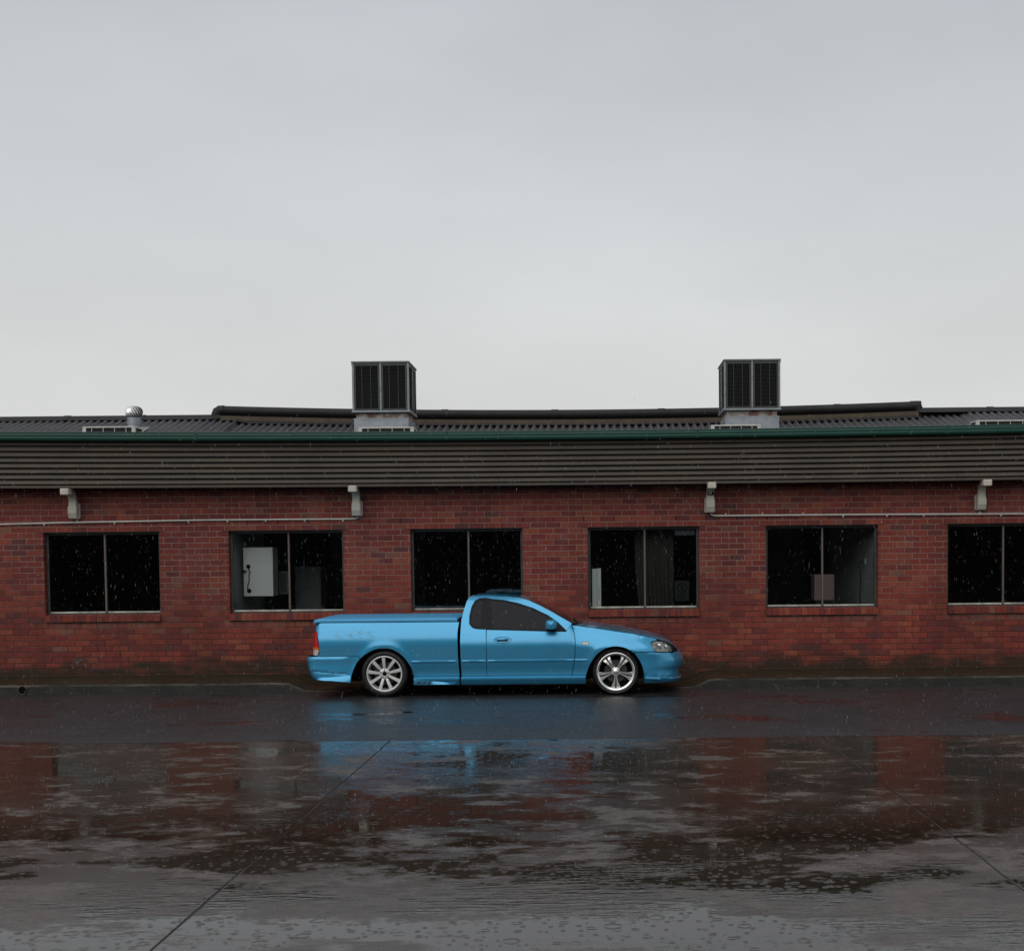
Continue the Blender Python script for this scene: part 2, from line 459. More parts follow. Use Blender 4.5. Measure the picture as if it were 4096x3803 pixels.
M_STIFF = mk_mat('dark_stiffener', (0.045, 0.046, 0.048), 0.5)
M_RUST = mk_mat('rusty_tray', (0.20, 0.10, 0.075), 0.75, var=(5.0, (0.42, 0.39, 0.36), 0.06))
M_LOUVRE = mk_mat('black_louvre', (0.016, 0.016, 0.017), 0.6, spec=0.2)
M_OFFWHITE = mk_mat('aged_white_plastic', (0.55, 0.52, 0.45), 0.5, var=(8.0, (0.46, 0.43, 0.37), 0.2))
M_CONDENSER = mk_mat('white_enamel', (0.60, 0.59, 0.54), 0.45, var=(7.0, (0.48, 0.46, 0.42), 0.2))
M_PIPE = mk_mat('grey_conduit', (0.62, 0.60, 0.56), 0.4, var=(5.0, (0.48, 0.46, 0.43), 0.2))
M_ALU = mk_mat('wet_aluminium', (0.60, 0.58, 0.52), 0.35, metal=0.2, var=(6.0, (0.30, 0.28, 0.25), 0.12))
M_FRAME = mk_mat('bronze_frame', (0.045, 0.045, 0.041), 0.45, spec=0.3, var=(4.0, (0.075, 0.075, 0.066), 0.2))
M_MULL = mk_mat('tan_mullion', (0.155, 0.115, 0.095), 0.45, var=(4.0, (0.105, 0.08, 0.07), 0.2))
M_STEEL = mk_mat('dark_steel', (0.020, 0.016, 0.015), 0.6)
M_BLACK = mk_mat('black_void', (0.004, 0.004, 0.004), 0.9, spec=0.1)
M_CHROME = mk_mat('bright_metal', (0.82, 0.82, 0.80), 0.30, metal=0.6)
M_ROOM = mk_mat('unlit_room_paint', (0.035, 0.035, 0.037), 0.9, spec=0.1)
M_PARTITION = mk_mat('grey_partition_paint', (0.80, 0.82, 0.82), 0.8, spec=0.1, var=(2.0, (0.72, 0.74, 0.75), 0.2))
M_WHITEGOODS = mk_mat('white_goods_enamel', (0.86, 0.87, 0.87), 0.5)
M_GREYBOX = mk_mat('grey_box', (0.26, 0.27, 0.28), 0.6)
M_PINKBOX = mk_mat('pinkish_box', (0.27, 0.19, 0.19), 0.7)
M_CURTAIN = mk_mat('dark_curtain', (0.065, 0.062, 0.055), 0.9, spec=0.1)
M_POSTER = mk_mat('faded_poster', (0.036, 0.036, 0.038), 0.6, spec=0.2)
M_INK = mk_mat('poster_ink', (0.006, 0.006, 0.007), 0.7, spec=0.1)


def glass_mat(name, tint, refl=1.0):
    m = bpy.data.materials.new(name); m.use_nodes = True; b = NB(m); b.n.clear()
    o = b.new('ShaderNodeOutputMaterial'); tr = b.new('ShaderNodeBsdfTransparent'); gl = b.new('ShaderNodeBsdfGlossy')
    tr.inputs[0].default_value = (*tint, 1); gl.inputs['Roughness'].default_value = 0.01
    fr = b.new('ShaderNodeFresnel'); fr.inputs[0].default_value = 1.45
    mx = b.new('ShaderNodeMixShader')
    f = b.math('MULTIPLY', fr.outputs[0], refl)
    b.L.new(f, mx.inputs[0]); b.L.new(tr.outputs[0], mx.inputs[1]); b.L.new(gl.outputs[0], mx.inputs[2]); b.L.new(mx.outputs[0], o.inputs[0])
    return m


M_GLASS = glass_mat('window_glass', (0.93, 0.95, 0.94), 1.0)
M_LENS = glass_mat('clear_lens', (0.90, 0.90, 0.88), 1.0)

# ------------------------------------------------------------------ ground, road, footpath
def sheet(name, x0, x1, y0, y1, z, mat, nx=1, ny=1, zf=None):
    b = MB()
    rows = [[(x0 + (x1 - x0) * i / nx, y0 + (y1 - y0) * j / ny, z if zf is None else zf(x0 + (x1 - x0) * i / nx, y0 + (y1 - y0) * j / ny)) for i in range(nx + 1)] for j in range(ny + 1)]
    b.grid(rows, False)
    return b.build(name, mat)


g = sheet('ground', -1500, 1500, -1500, 1500, -0.30, M_GROUND); tag(g, kind='structure')
EDGE = -7.10
road = MB()
ROADX = 26
kerb_y = lambda x: -1.50
road.add([(-ROADX, EDGE + 0.012, 0), (ROADX, EDGE + 0.012, 0), (ROADX, 0.3, 0), (-ROADX, 0.3, 0)], [(0, 1, 2, 3)])
road.add([(-ROADX, EDGE + 0.012, 0), (ROADX, EDGE + 0.012, 0), (ROADX, EDGE + 0.012, -0.28), (-ROADX, EDGE + 0.012, -0.28)], [(0, 1, 2, 3)])
road.v = [(x, y, z) for x, y, z in road.v]
r_ = road.build('asphalt_road', M_ASPH); tag(r_, kind='structure')

# concrete apron: slabs with open joints, falling very slightly towards the camera
FALL = 0.031
FAN = 0.0205
JX = [-19.3, -15.0, -10.7, -6.38, -2.07, 2.31, 6.65, 11.0, 15.3, 19.6]
JY = [EDGE, -27.2]
apron = MB().add([(-ROADX, EDGE, -0.009), (ROADX, EDGE, -0.009), (ROADX, EDGE - 20, -0.009 - 20 * FALL), (-ROADX, EDGE - 20, -0.009 - 20 * FALL)], [(0, 3, 2, 1)]).build('concrete_apron', M_JOINT)
tag(apron, kind='structure')


def slab(x0, x1, y0, y1):
    """one cast slab with slightly ragged, rounded edges"""
    rnd = random.Random(int(x0 * 100) * 7 + int(y0 * 10))
    n = 90; b = MB()
    ring = []
    for i in range(n): ring.append((x0 + (x1 - x0) * i / n, y1))
    for i in range(n): ring.append((x1, y1 + (y0 - y1) * i / n))
    for i in range(n): ring.append((x1 + (x0 - x1) * i / n, y0))
    for i in range(n): ring.append((x0, y0 + (y1 - y0) * i / n))
    cx, cy = (x0 + x1) / 2, (y0 + y1) / 2
    zz = lambda y: (y - EDGE) * FALL
    top, mid, bot = [], [], []
    fan = lambda q: (q[0] * (1 + FAN * (EDGE - q[1])), q[1], q[2])
    for x, y in ring:
        j = rnd.uniform(0.001, 0.008) + 0.005 * (1 + math.sin(1.7 * y + x0)) * 0.5
        sx = -1 if x > cx else 1; sy = -1 if y > cy else 1
        ex = abs(abs(x - cx) - (x1 - x0) / 2) < 1e-6; ey = abs(abs(y - cy) - (y1 - y0) / 2) < 1e-6
        mid.append((x + sx * j * ex, y + sy * j * ey, zz(y) - 0.004))
        top.append((x + sx * (j + 0.003) * ex, y + sy * (j + 0.003) * ey, zz(y)))
        bot.append((x + sx * j * ex, y + sy * j * ey, zz(y) - 0.05))
    N = len(ring)
    vs = [fan(q) for q in top + mid + bot]
    fs = [list(range(N))]
    for a, c in ((0, N), (N, 2 * N)):
        fs += [[a + i, a + (i + 1) % N, c + (i + 1) % N, c + i] for i in range(N)]
    b.add(vs, fs)
    return b.build('concrete_slab', M_CONC, apron)


for a, c in zip(JX, JX[1:]):
    for q, w in zip(JY, JY[1:]):
        slab(a, c, w, q)

# raised footpath along the wall, dropped to road level where the truck is parked
FZ = 0.125
def path_z(x):
    t = 0.0
    if x < -3.97: t = min(1.0, (-3.97 - x) / 0.34)
    if x > 1.36: t = min(1.0, (x - 1.36) / 0.34)
    return 0.010 + (FZ - 0.010) * t * t * (3 - 2 * t)
KY = -1.52
px = [-ROADX] + [-9.0 + 0.125 * k for k in range(129)] + [ROADX]
rk = random.Random(9)
wob = [0 if abs(x) > 9 else rk.uniform(-0.006, 0.006) for x in px]
wz_ = [0 if abs(x) > 9 else rk.uniform(-0.004, 0.003) for x in px]
o = MB().grid([[(x, KY + 0.12, path_z(x)) for x in px], [(x, 0.25, path_z(x)) for x in px]], True).build('footpath', M_PATH); tag(o, kind='structure')
kb = MB()
kb.grid([[(x, KY + 0.119, path_z(x) + 0.004) for x in px], [(x, KY + 0.018 + w, path_z(x) + 0.004 + v) for x, w, v in zip(px, wob, wz_)]], False)
kb.grid([[(x, KY + 0.0 + w, max(path_z(x) - 0.022 + v, -0.005)) for x, w, v in zip(px, wob, wz_)], [(x, KY - 0.012, -0.02) for x in px]], False)
kerb = kb.build('kerb', M_KERB); tag(kerb, kind='structure')
MB().grid([[(x, KY + dy + w, max(path_z(x) + dz + v, -0.005)) for x, w, v in zip(px, wob, wz_)] for dy, dz in ((0.018, 0.004), (0.004, -0.008), (0.0, -0.022))], True).build('pale_edge', M_KERBEDGE, kerb)  # paler strip along the top edge of the kerb
# open drain outlet in the kerb face
dp = empty('drain_outlet', (-7.96, -1.538, 0.058)); tag(dp, 'small round drain outlet set in the low concrete kerb', 'drain')
MB().lathe([(0.052, -0.004), (0.060, -0.010), (0.066, 0.0), (0.066, 0.03)], 24, 'Y').build('rim', M_KERBEDGE, dp)
MB().lathe([(0.0005, 0.006), (0.052, 0.002), (0.052, -0.004)], 24, 'Y').build('bore', M_BLACK, dp)

# ------------------------------------------------------------------ brick building
bld = empty('brick_building', (0, 0, 0))
tag(bld, 'long single storey red brick building with brown cladding and green gutter', 'building')
XL, XR = -12.0, 10.6
WINS = [(-8.176, -6.453), (-5.416, -3.705), (-2.703, -1.030), (-0.057, 1.604), (2.599, 4.274), (5.308, 6.99)]
WZ0, WZ1, SILLB = 1.055, 2.275, 0.941
ZTOP = 3.0

# mortar core with openings
wx = sorted({XL, XR} | {q for a, c in WINS for q in (a - 0.004, c + 0.004)})
wz = [-0.05, SILLB - 0.004, WZ1 + 0.004, ZTOP]
YF, YB = 0.0045, 0.24
core = MB()
hole = lambda xm, zm: any(a < xm < c for a, c in WINS) and SILLB < zm < WZ1
for i in range(len(wx) - 1):
    for k in range(len(wz) - 1):
        xm, zm = (wx[i] + wx[i + 1]) / 2, (wz[k] + wz[k + 1]) / 2
        x0, x1, z0, z1 = wx[i], wx[i + 1], wz[k], wz[k + 1]
        if hole(xm, zm):
            core.add([(x0, YF, z0), (x0, YB, z0), (x0, YB, z1), (x0, YF, z1)], [(0, 1, 2, 3)])
            core.add([(x1, YF, z0), (x1, YF, z1), (x1, YB, z1), (x1, YB, z0)], [(0, 1, 2, 3)])
            core.add([(x0, YF, z1), (x0, YB, z1), (x1, YB, z1), (x1, YF, z1)], [(0, 1, 2, 3)])
            core.add([(x0, YF, z0), (x1, YF, z0), (x1, YB, z0), (x0, YB, z0)], [(0, 1, 2, 3)])
        else:
            core.add([(x0, YF, z0), (x1, YF, z0), (x1, YF, z1), (x0, YF, z1)], [(0, 1, 2, 3)])
            core.add([(x0, YB, z0), (x0, YB, z1), (x1, YB, z1), (x1, YB, z0)], [(0, 1, 2, 3)])
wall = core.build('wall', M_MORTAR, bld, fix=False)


def brick_shape(b, x0, x1, z0, z1, y0, cx=0.0, cz=0.0):
    """brick with chamfered front arrises: 12 verts"""
    c = 0.004; D = y0 + 0.105
    vs = [(x0, D, z0), (x1, D, z0), (x1, D, z1), (x0, D, z1),
          (x0, y0 + c, z0), (x1, y0 + c, z0), (x1, y0 + c, z1), (x0, y0 + c, z1),
          (x0 + c, y0, z0 + c), (x1 - c, y0, z0 + c), (x1 - c, y0, z1 - c), (x0 + c, y0, z1 - c)]
    fs = [(8, 9, 10, 11)] + [(4 + i, 4 + (i + 1) % 4, 8 + (i + 1) % 4, 8 + i) for i in range(4)] + [(i, (i + 1) % 4, 4 + (i + 1) % 4, 4 + i) for i in range(4)]
    b.add(vs, fs)


full = []; rest = MB()
rb = random.Random(3)
for r in range(-27, 8):
    z0 = ZREF + r * CP + JO / 2; z1 = z0 + CP - JO
    sh = 0.5 * ((r + 1000) % 2)
    c0 = int(math.floor(XL / BP + sh)) + 1; c1 = int(math.floor(XR / BP + sh)) - 1
    for c in range(c0, c1 + 1):
        x0 = (c - sh) * BP + JO / 2; x1 = x0 + BP - JO
        y0 = rb.uniform(-0.0022, 0.0014)
        if SILLB - 0.002 < z1 and z0 < WZ1 - 0.002:
            segs = [(x0, x1)]
            for a, q in WINS:
                ns = []
                for s0, s1 in segs:
                    if s1 <= a or s0 >= q: ns.append((s0, s1)); continue
                    if s0 < a: ns.append((s0, a))
                    if s1 > q: ns.append((q, s1))
                segs = ns
            zc = z1
            if len(segs) == 1 and segs[0] == (x0, x1): full.append((x0, x1, z0, z1, y0))
            else:
                for s0, s1 in segs:
                    if s1 - s0 > 0.012: brick_shape(rest, s0, s1, z0, z1, y0)
                # course cut by the sill: keep the part under it
                if z0 < SILLB - 0.03:
                    for a, q in WINS:
                        u0, u1 = max(x0, a), min(x1, q)
                        if u1 - u0 > 0.02: brick_shape(rest, u0, u1, z0, min(z1, SILLB - 0.006), y0)
        else:
            full.append((x0, x1, z0, z1, y0))
# the 300 bricks that show largest become single parts
def hidden(b):
    x, z = (b[0] + b[1]) / 2, (b[2] + b[3]) / 2
    return (-4.2 < x < 1.6 and z < 1.6) or z > 2.80 or z < 0.2
order = sorted(full, key=lambda b: (hidden(b), ((b[0] + b[1]) / 2) ** 2 + ((b[2] + b[3]) / 2 - 1.86) ** 2))
singles, others = order[:300], order[300:]
for x0, x1, z0, z1, y0 in others: brick_shape(rest, x0, x1, z0, z1, y0)
o = rest.build('brickwork', M_BRICK, wall, fix=False); tag(o, kind='stuff')
t = MB(); brick_shape(t, -(BP - JO) / 2, (BP - JO) / 2, -(CP - JO) / 2, (CP - JO) / 2, 0.0)
BR_ME = t.mesh('brick', M_BRICK, fix=False)
for x0, x1, z0, z1, y0 in singles:
    q = obj('brick', BR_ME, wall)
    q.location = ((x0 + x1) / 2, y0, (z0 + z1) / 2)
    q.rotation_euler = (rb.uniform(-.006, .006), rb.uniform(-.004, .004), rb.uniform(-.003, .003))

# weep slots in the course above the heads
wz0 = ZREF + CP + JO / 2
t = MB().box(-0.0046, 0.0046, -0.001, 0.02, 0.0, CP - JO); WEEP = t.mesh('weep_slot', M_BLACK)
sh = 0.5 * ((1 + 1000) % 2)
for c in range(int(XL / BP) + 2, int(XR / BP) - 1, 2):
    if random.random() < 0.80:
        q = obj('weep_slot', WEEP, wall); q.location = ((c - sh) * BP, 0.004, wz0)

# faded paint daub low on the wall
M_DAUB = mk_mat('faded_white_paint', (0.12, 0.085, 0.075), 0.8, spec=0.2, var=(14, (0.06, 0.03, 0.025), 0.2))
db = MB()
def daub(poly): db.prism([(x, z) for x, z in poly], -0.0065, -0.0035)
daub([(-7.74, .42), (-7.66, .40), (-7.64, .36), (-7.69, .33), (-7.71, .27), (-7.73, .33), (-7.79, .37)])
daub([(-7.83, .31), (-7.79, .31), (-7.77, .25), (-7.76, .235), (-7.80, .25)])
daub([(-7.66, .31), (-7.57, .315), (-7.56, .28), (-7.60, .22), (-7.595, .28), (-7.61, .295), (-7.67, .29)])
o = db.build('paint_daub', M_DAUB); tag(o, 'faded pale paint mark on the low mossy brickwork', 'paint mark')

# windows
M_WINS = ['window']
def make_window(i, a, c):
    w = empty('window', (a, 0, SILLB)); w.parent = bld
    X0, X1 = 0.0, c - a
    zb, zt = WZ0 - SILLB, WZ1 - SILLB
    fy0, fy1 = 0.098, 0.150
    f = MB()
    t = 0.036
    MB().box(X0 + 0.002, X0 + t, fy0, fy1, zb + 0.0105, zt - 0.036).build('frame_jamb', M_FRAME, w)
    MB().box(X1 - t, X1 - 0.002, fy0, fy1, zb + 0.0105, zt - 0.036).build('frame_jamb', M_FRAME, w)
    MB().box(X0 + 0.002, X1 - 0.002, fy0, fy1, zt - 0.035, zt - 0.001).build('frame_head', M_FRAME, w)
    MB().box(X0 + 0.002, X1 - 0.002, fy0 - 0.015, fy1, zb - 0.004, zb + 0.010).build('frame_sill', M_FRAME, w)
    mid = (X0 + X1) / 2 + 0.02
    MB().bbox(mid - 0.013, mid + 0.013, fy0 - 0.012, fy1, zb + 0.012, zt - 0.036, 0.004).build('mullion', M_MULL, w)
    MB().bbox(X0 + t + 0.001, mid - 0.016, fy0 + 0.004, fy1, zb + 0.0105, zb + 0.036, 0.005).build('bottom_rail', M_ALU, w)
    MB().bbox(mid + 0.016, X1 - t - 0.001, fy0 + 0.004, fy1, zb + 0.0105, zb + 0.036, 0.005).build('bottom_rail', M_ALU, w)
    for x0, x1, y in ((X0 + t, mid - 0.012, 0.112), (mid + 0.012, X1 - t, 0.122)):
        MB().box(x0, x1, y, y + 0.004, zb + 0.035, zt - 0.034).build('pane', M_GLASS, w)
    # lintel angle
    MB().box(X0 - 0.10, X1 + 0.10, -0.001, 0.10, zt - 0.0005, zt + 0.0065).build('lintel', M_STEEL, w)
    # sill bricks on edge
    n = round((X1 - X0) / 0.0875); pw = (X1 - X0) / n
    rs = random.Random(i)
    me = None
    for k in range(n):
        if k == 0 or rs.random() < 0.25:
            h = 0.110 + rs.uniform(-0.003, 0.002); pr = -0.046 + rs.uniform(-0.004, 0.004)
            b = MB(); g2 = 0.0032
            b.add([(g2, pr, 0.002), (pw - g2, pr, 0.002), (pw - g2, 0.088, 0.002), (g2, 0.088, 0.002),
                   (g2, pr, h - 0.020), (pw - g2, pr, h - 0.020), (pw - g2, 0.088, h), (g2, 0.088, h)],
                  [(0, 3, 2, 1), (4, 5, 6, 7), (0, 1, 5, 4), (1, 2, 6, 5), (2, 3, 7, 6), (3, 0, 4, 7)])
            me = b.mesh('sill_brick', M_SILLBRICK)
        q = obj('sill_brick', me, w); q.location = (X0 + k * pw, 0, 0)
    MB().box(X0 + 0.001, X1 - 0.001, -0.036, 0.084, 0.003, 0.080).build('sill_mortar', M_MORTAR, w)
    return w
WOBJ = [make_window(i, a, c) for i, (a, c) in enumerate(WINS)]
for q, s in zip(WOBJ, ('black window nearest the kerb drain outlet', 'window with the white wall cupboard behind it', 'black window above the blue truck cab',
                       'window with the dark curtain and the round no entry poster', 'window with the grey wall and cord inside', 'black window beyond the last lamp bracket')):
    q['label'] = s

# shell behind the wall: floor, ceiling, back and end walls, partitions
sh_ = MB()
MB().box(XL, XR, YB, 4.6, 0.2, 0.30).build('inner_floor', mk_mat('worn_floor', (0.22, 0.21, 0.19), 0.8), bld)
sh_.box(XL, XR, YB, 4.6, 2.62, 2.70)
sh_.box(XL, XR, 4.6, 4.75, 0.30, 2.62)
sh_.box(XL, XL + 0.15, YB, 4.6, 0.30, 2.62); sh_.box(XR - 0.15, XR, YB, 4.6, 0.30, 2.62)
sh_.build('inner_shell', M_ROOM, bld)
for x0, x1, y1 in ((-5.56, -5.425, 2.4), (4.285, 4.42, 4.55)):
    MB().box(x0, x1, YB + 0.002, y1, 0.301, 2.619).build('partition', M_PARTITION, bld)
ext = MB()
ext.box(XL, XL + 0.22, YB, 15.5, 0.0, 2.61); ext.box(XR - 0.22, XR, YB, 15.5, 0.0, 2.61); ext.box(XL, XR, 15.5, 15.74, 0.0, 2.6)
ext.build('outer_wall', M_MORTAR, bld)

# cladding boards on the parapet
topz = lambda x: 3.545 + 0.0008 * (x - 0.3) ** 2
botz = lambda x: 2.889 + 0.0004 * (x - 0.3) ** 2
NBD = 8
clad = empty('parapet_cladding', (0, 0, 0)); clad.parent = bld
stx = [XL - 0.2 + (XR - XL + 0.4) * i / 60 for i in range(61)]
for k in range(NBD):
    prof = [(0.0, -0.352), (0.06, -0.362), (0.60, -0.382), (0.72, -0.379), (0.755, -0.370), (0.76, -0.3435)]   # (fraction down the board, y)
    rs_ = random.Random(40 + k); cuts = [stx[0], rs_.uniform(-8.5, -6.0), rs_.uniform(-2.5, 1.0), rs_.uniform(4.0, 7.0), stx[-1]]
    for ca_, cb_ in zip(cuts, cuts[1:]):
      rows = []; dy_ = rs_.uniform(-0.003, 0.002)
      sx_ = [ca_ + 0.002] + [q for q in stx if ca_ + 0.05 < q < cb_ - 0.05] + [cb_ - 0.002]
      for fr, y in prof:
        row = []
        for x in sx_:
            tz, bz = topz(x), botz(x) + 0.035
            row.append((x, y + dy_, tz + (bz - tz) * (k + fr) / NBD))
        rows.append(row)
      MB().grid(rows, True).build('cladding_board', M_CLAD, clad)
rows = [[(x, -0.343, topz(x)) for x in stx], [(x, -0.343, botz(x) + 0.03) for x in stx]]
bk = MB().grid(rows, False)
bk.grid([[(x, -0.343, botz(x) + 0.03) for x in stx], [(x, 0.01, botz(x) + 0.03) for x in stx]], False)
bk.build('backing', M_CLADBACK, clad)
rows = [[(x, y, botz(x) + z) for x in stx] for y, z in ((-0.34, 0.042), (-0.372, 0.040), (-0.374, 0.004), (-0.340, 0.0))]
MB().grid(rows, False).build('bottom_trim', M_CLAD, clad)
# gutter
rows = [[(x, y, topz(x) + z) for x in stx] for y, z in ((-0.345, 0.128), (-0.45, 0.128), (-0.456, 0.134), (-0.464, 0.132), (-0.466, 0.122), (-0.460, 0.112), (-0.464, 0.100),
        (-0.466, 0.070), (-0.462, 0.062), (-0.466, 0.052), (-0.462, 0.022), (-0.448, 0.006), (-0.42, 0.0), (-0.345, 0.0))]
MB().grid(rows, True).build('gutter', M_GUTTER, bld)
for x in (-9.4, -5.75, -2.1, 1.55, 5.2, 8.85):
    MB().grid([[(x + dx, y, topz(x) + z) for dx in (-0.022, 0.022)] for y, z in ((-0.4655, 0.137), (-0.4695, 0.130), (-0.4695, 0.02), (-0.452, 0.001))], False).build('gutter_joint', M_GUTTER, bld)
MB().box(XL, XR, -0.33, 2.75, 3.10, 3.20).build('box_gutter_deck', M_GALVD, bld)

# corrugated roof, both slopes
RY, RZ, RT = 8.0, 4.695, 0.28
roofo = empty('roof', (0, 0, 0)); roofo.parent = bld
PW = 0.146
nx = int((XR - XL + 4) / (PW / 8))
xs = [XL - 2 + PW / 8 * i for i in range(nx)]
sag = lambda x: 0.0 if abs(x - 0.2) > 7.3 else 0.06 + 0.11 * (1 - ((x - 0.2) / 7.3) ** 2)
rows = []
for d in (0.0, 1.5, 3.0, 5.5):
    rows.append([(x, RY - d, RZ - sag(x) * (1 - d / 5.5) - RT * d + 0.036 * math.sin(2 * math.pi * x / PW)) for x in xs])
MB().grid(rows, True).build('corrugated_sheet', M_ROOF, roofo)
rows = [[(q, RY, RZ - sag(q)) for q in stx], [(q, 15.9, RZ - RT * 7.9) for q in stx]]
MB().grid(rows, False).build('rear_slope', M_ROOF, roofo)
rq = [XL - 2 + (XR - XL + 4) * k / 80 for k in range(81)]
MB().grid([[(q, RY + 0.03, RZ - sag(q) + 0.045) for q in rq], [(q, RY + 0.03, RZ - sag(q) - 0.4) for q in rq]], False).build('ridge_board', M_RIDGE, roofo)
# ridge capping in overlapping lengths on the outer runs
L_ = 1.52
for x in [-7.50 - L_ * k for k in range(5, 0, -1)] + [6.62 + L_ * k for k in range(5)]:
    if True:
        for z_off, xa, xb in ((0.0, x, x + L_ - 0.10), (0.010, x + L_ - 0.11, x + L_ + 0.02)):
            pr = [(-0.215, -0.052), (-0.10, 0.020), (-0.055, 0.048), (0.0, 0.058), (0.055, 0.048), (0.10, 0.020), (0.215, -0.052)]
            MB().grid([[(q, RY + y, RZ + z + z_off + 0.028) for y, z in pr] for q in (xa, xb)], True).build('ridge_cap', M_RIDGE, roofo)
# raised ridge ventilator: pipe-like capping over a dark slot and a timber kerb
rz = lambda x: 4.815 + 0.0025 * (x - 0.2) ** 2
va, vb = -7.55, 6.62
segs = [va, -4.62, -2.95, -0.72, 1.44, 3.16, 5.0, vb]
for a, c in zip(segs, segs[1:]):
    pts = [(a + (c - a) * i / 6, RY, rz(a + (c - a) * i / 6) - 0.095) for i in range(7)]
    MB().tube(pts, 0.088, 14).build('vent_cap', M_RIDGE, roofo)
    MB().tube([(c - 0.07, RY, rz(c) - 0.095), (c + 0.07, RY, rz(c) - 0.095)], 0.097, 14).build('vent_collar', M_RIDGE, roofo)
for x, sg in ((va, 1), (vb, -1)):
    zc = rz(x)
    MB().tube([(x + sg * 0.14, RY, zc - 0.095), (x + sg * 0.05, RY, zc - 0.097), (x - sg * 0.01, RY, zc - 0.125), (x - sg * 0.035, RY, zc - 0.19), (x - sg * 0.035, RY, zc - 0.34)], 0.096, 14).build('vent_end', M_RIDGE, roofo)
tk = MB(); n = 40
qs = [va + (vb - va) * i / n for i in range(n + 1)]
tk.grid([[(x, RY - 0.12, rz(x) - 0.215) for x in qs], [(x, RY - 0.13, rz(x) - 0.300) for x in qs], [(x, RY - 0.06, rz(x) - 0.31) for x in qs]], False)
tk.grid([[(x, RY - 0.12, rz(x) - 0.215) for x in qs], [(x, RY + 0.12, rz(x) - 0.215) for x in qs]], False)
tk.build('timber_kerb', M_TIMBER, roofo)
MB().grid([[(x, RY - 0.05, rz(x) - 0.15) for x in qs], [(x, RY - 0.05, rz(x) - 0.22) for x in qs]], False).build('vent_slot', M_BLACK, roofo)
fl = MB().grid([[(x, RY - 0.135, rz(x) - 0.302) for x in qs], [(x, RY - 0.16, rz(x) - 0.318) for x in qs], [(x, RY - 0.34, RZ - sag(x) * 0.94 - RT * 0.34 + 0.03) for x in qs]], False)
fl.build('flashing', M_RIDGE, roofo)

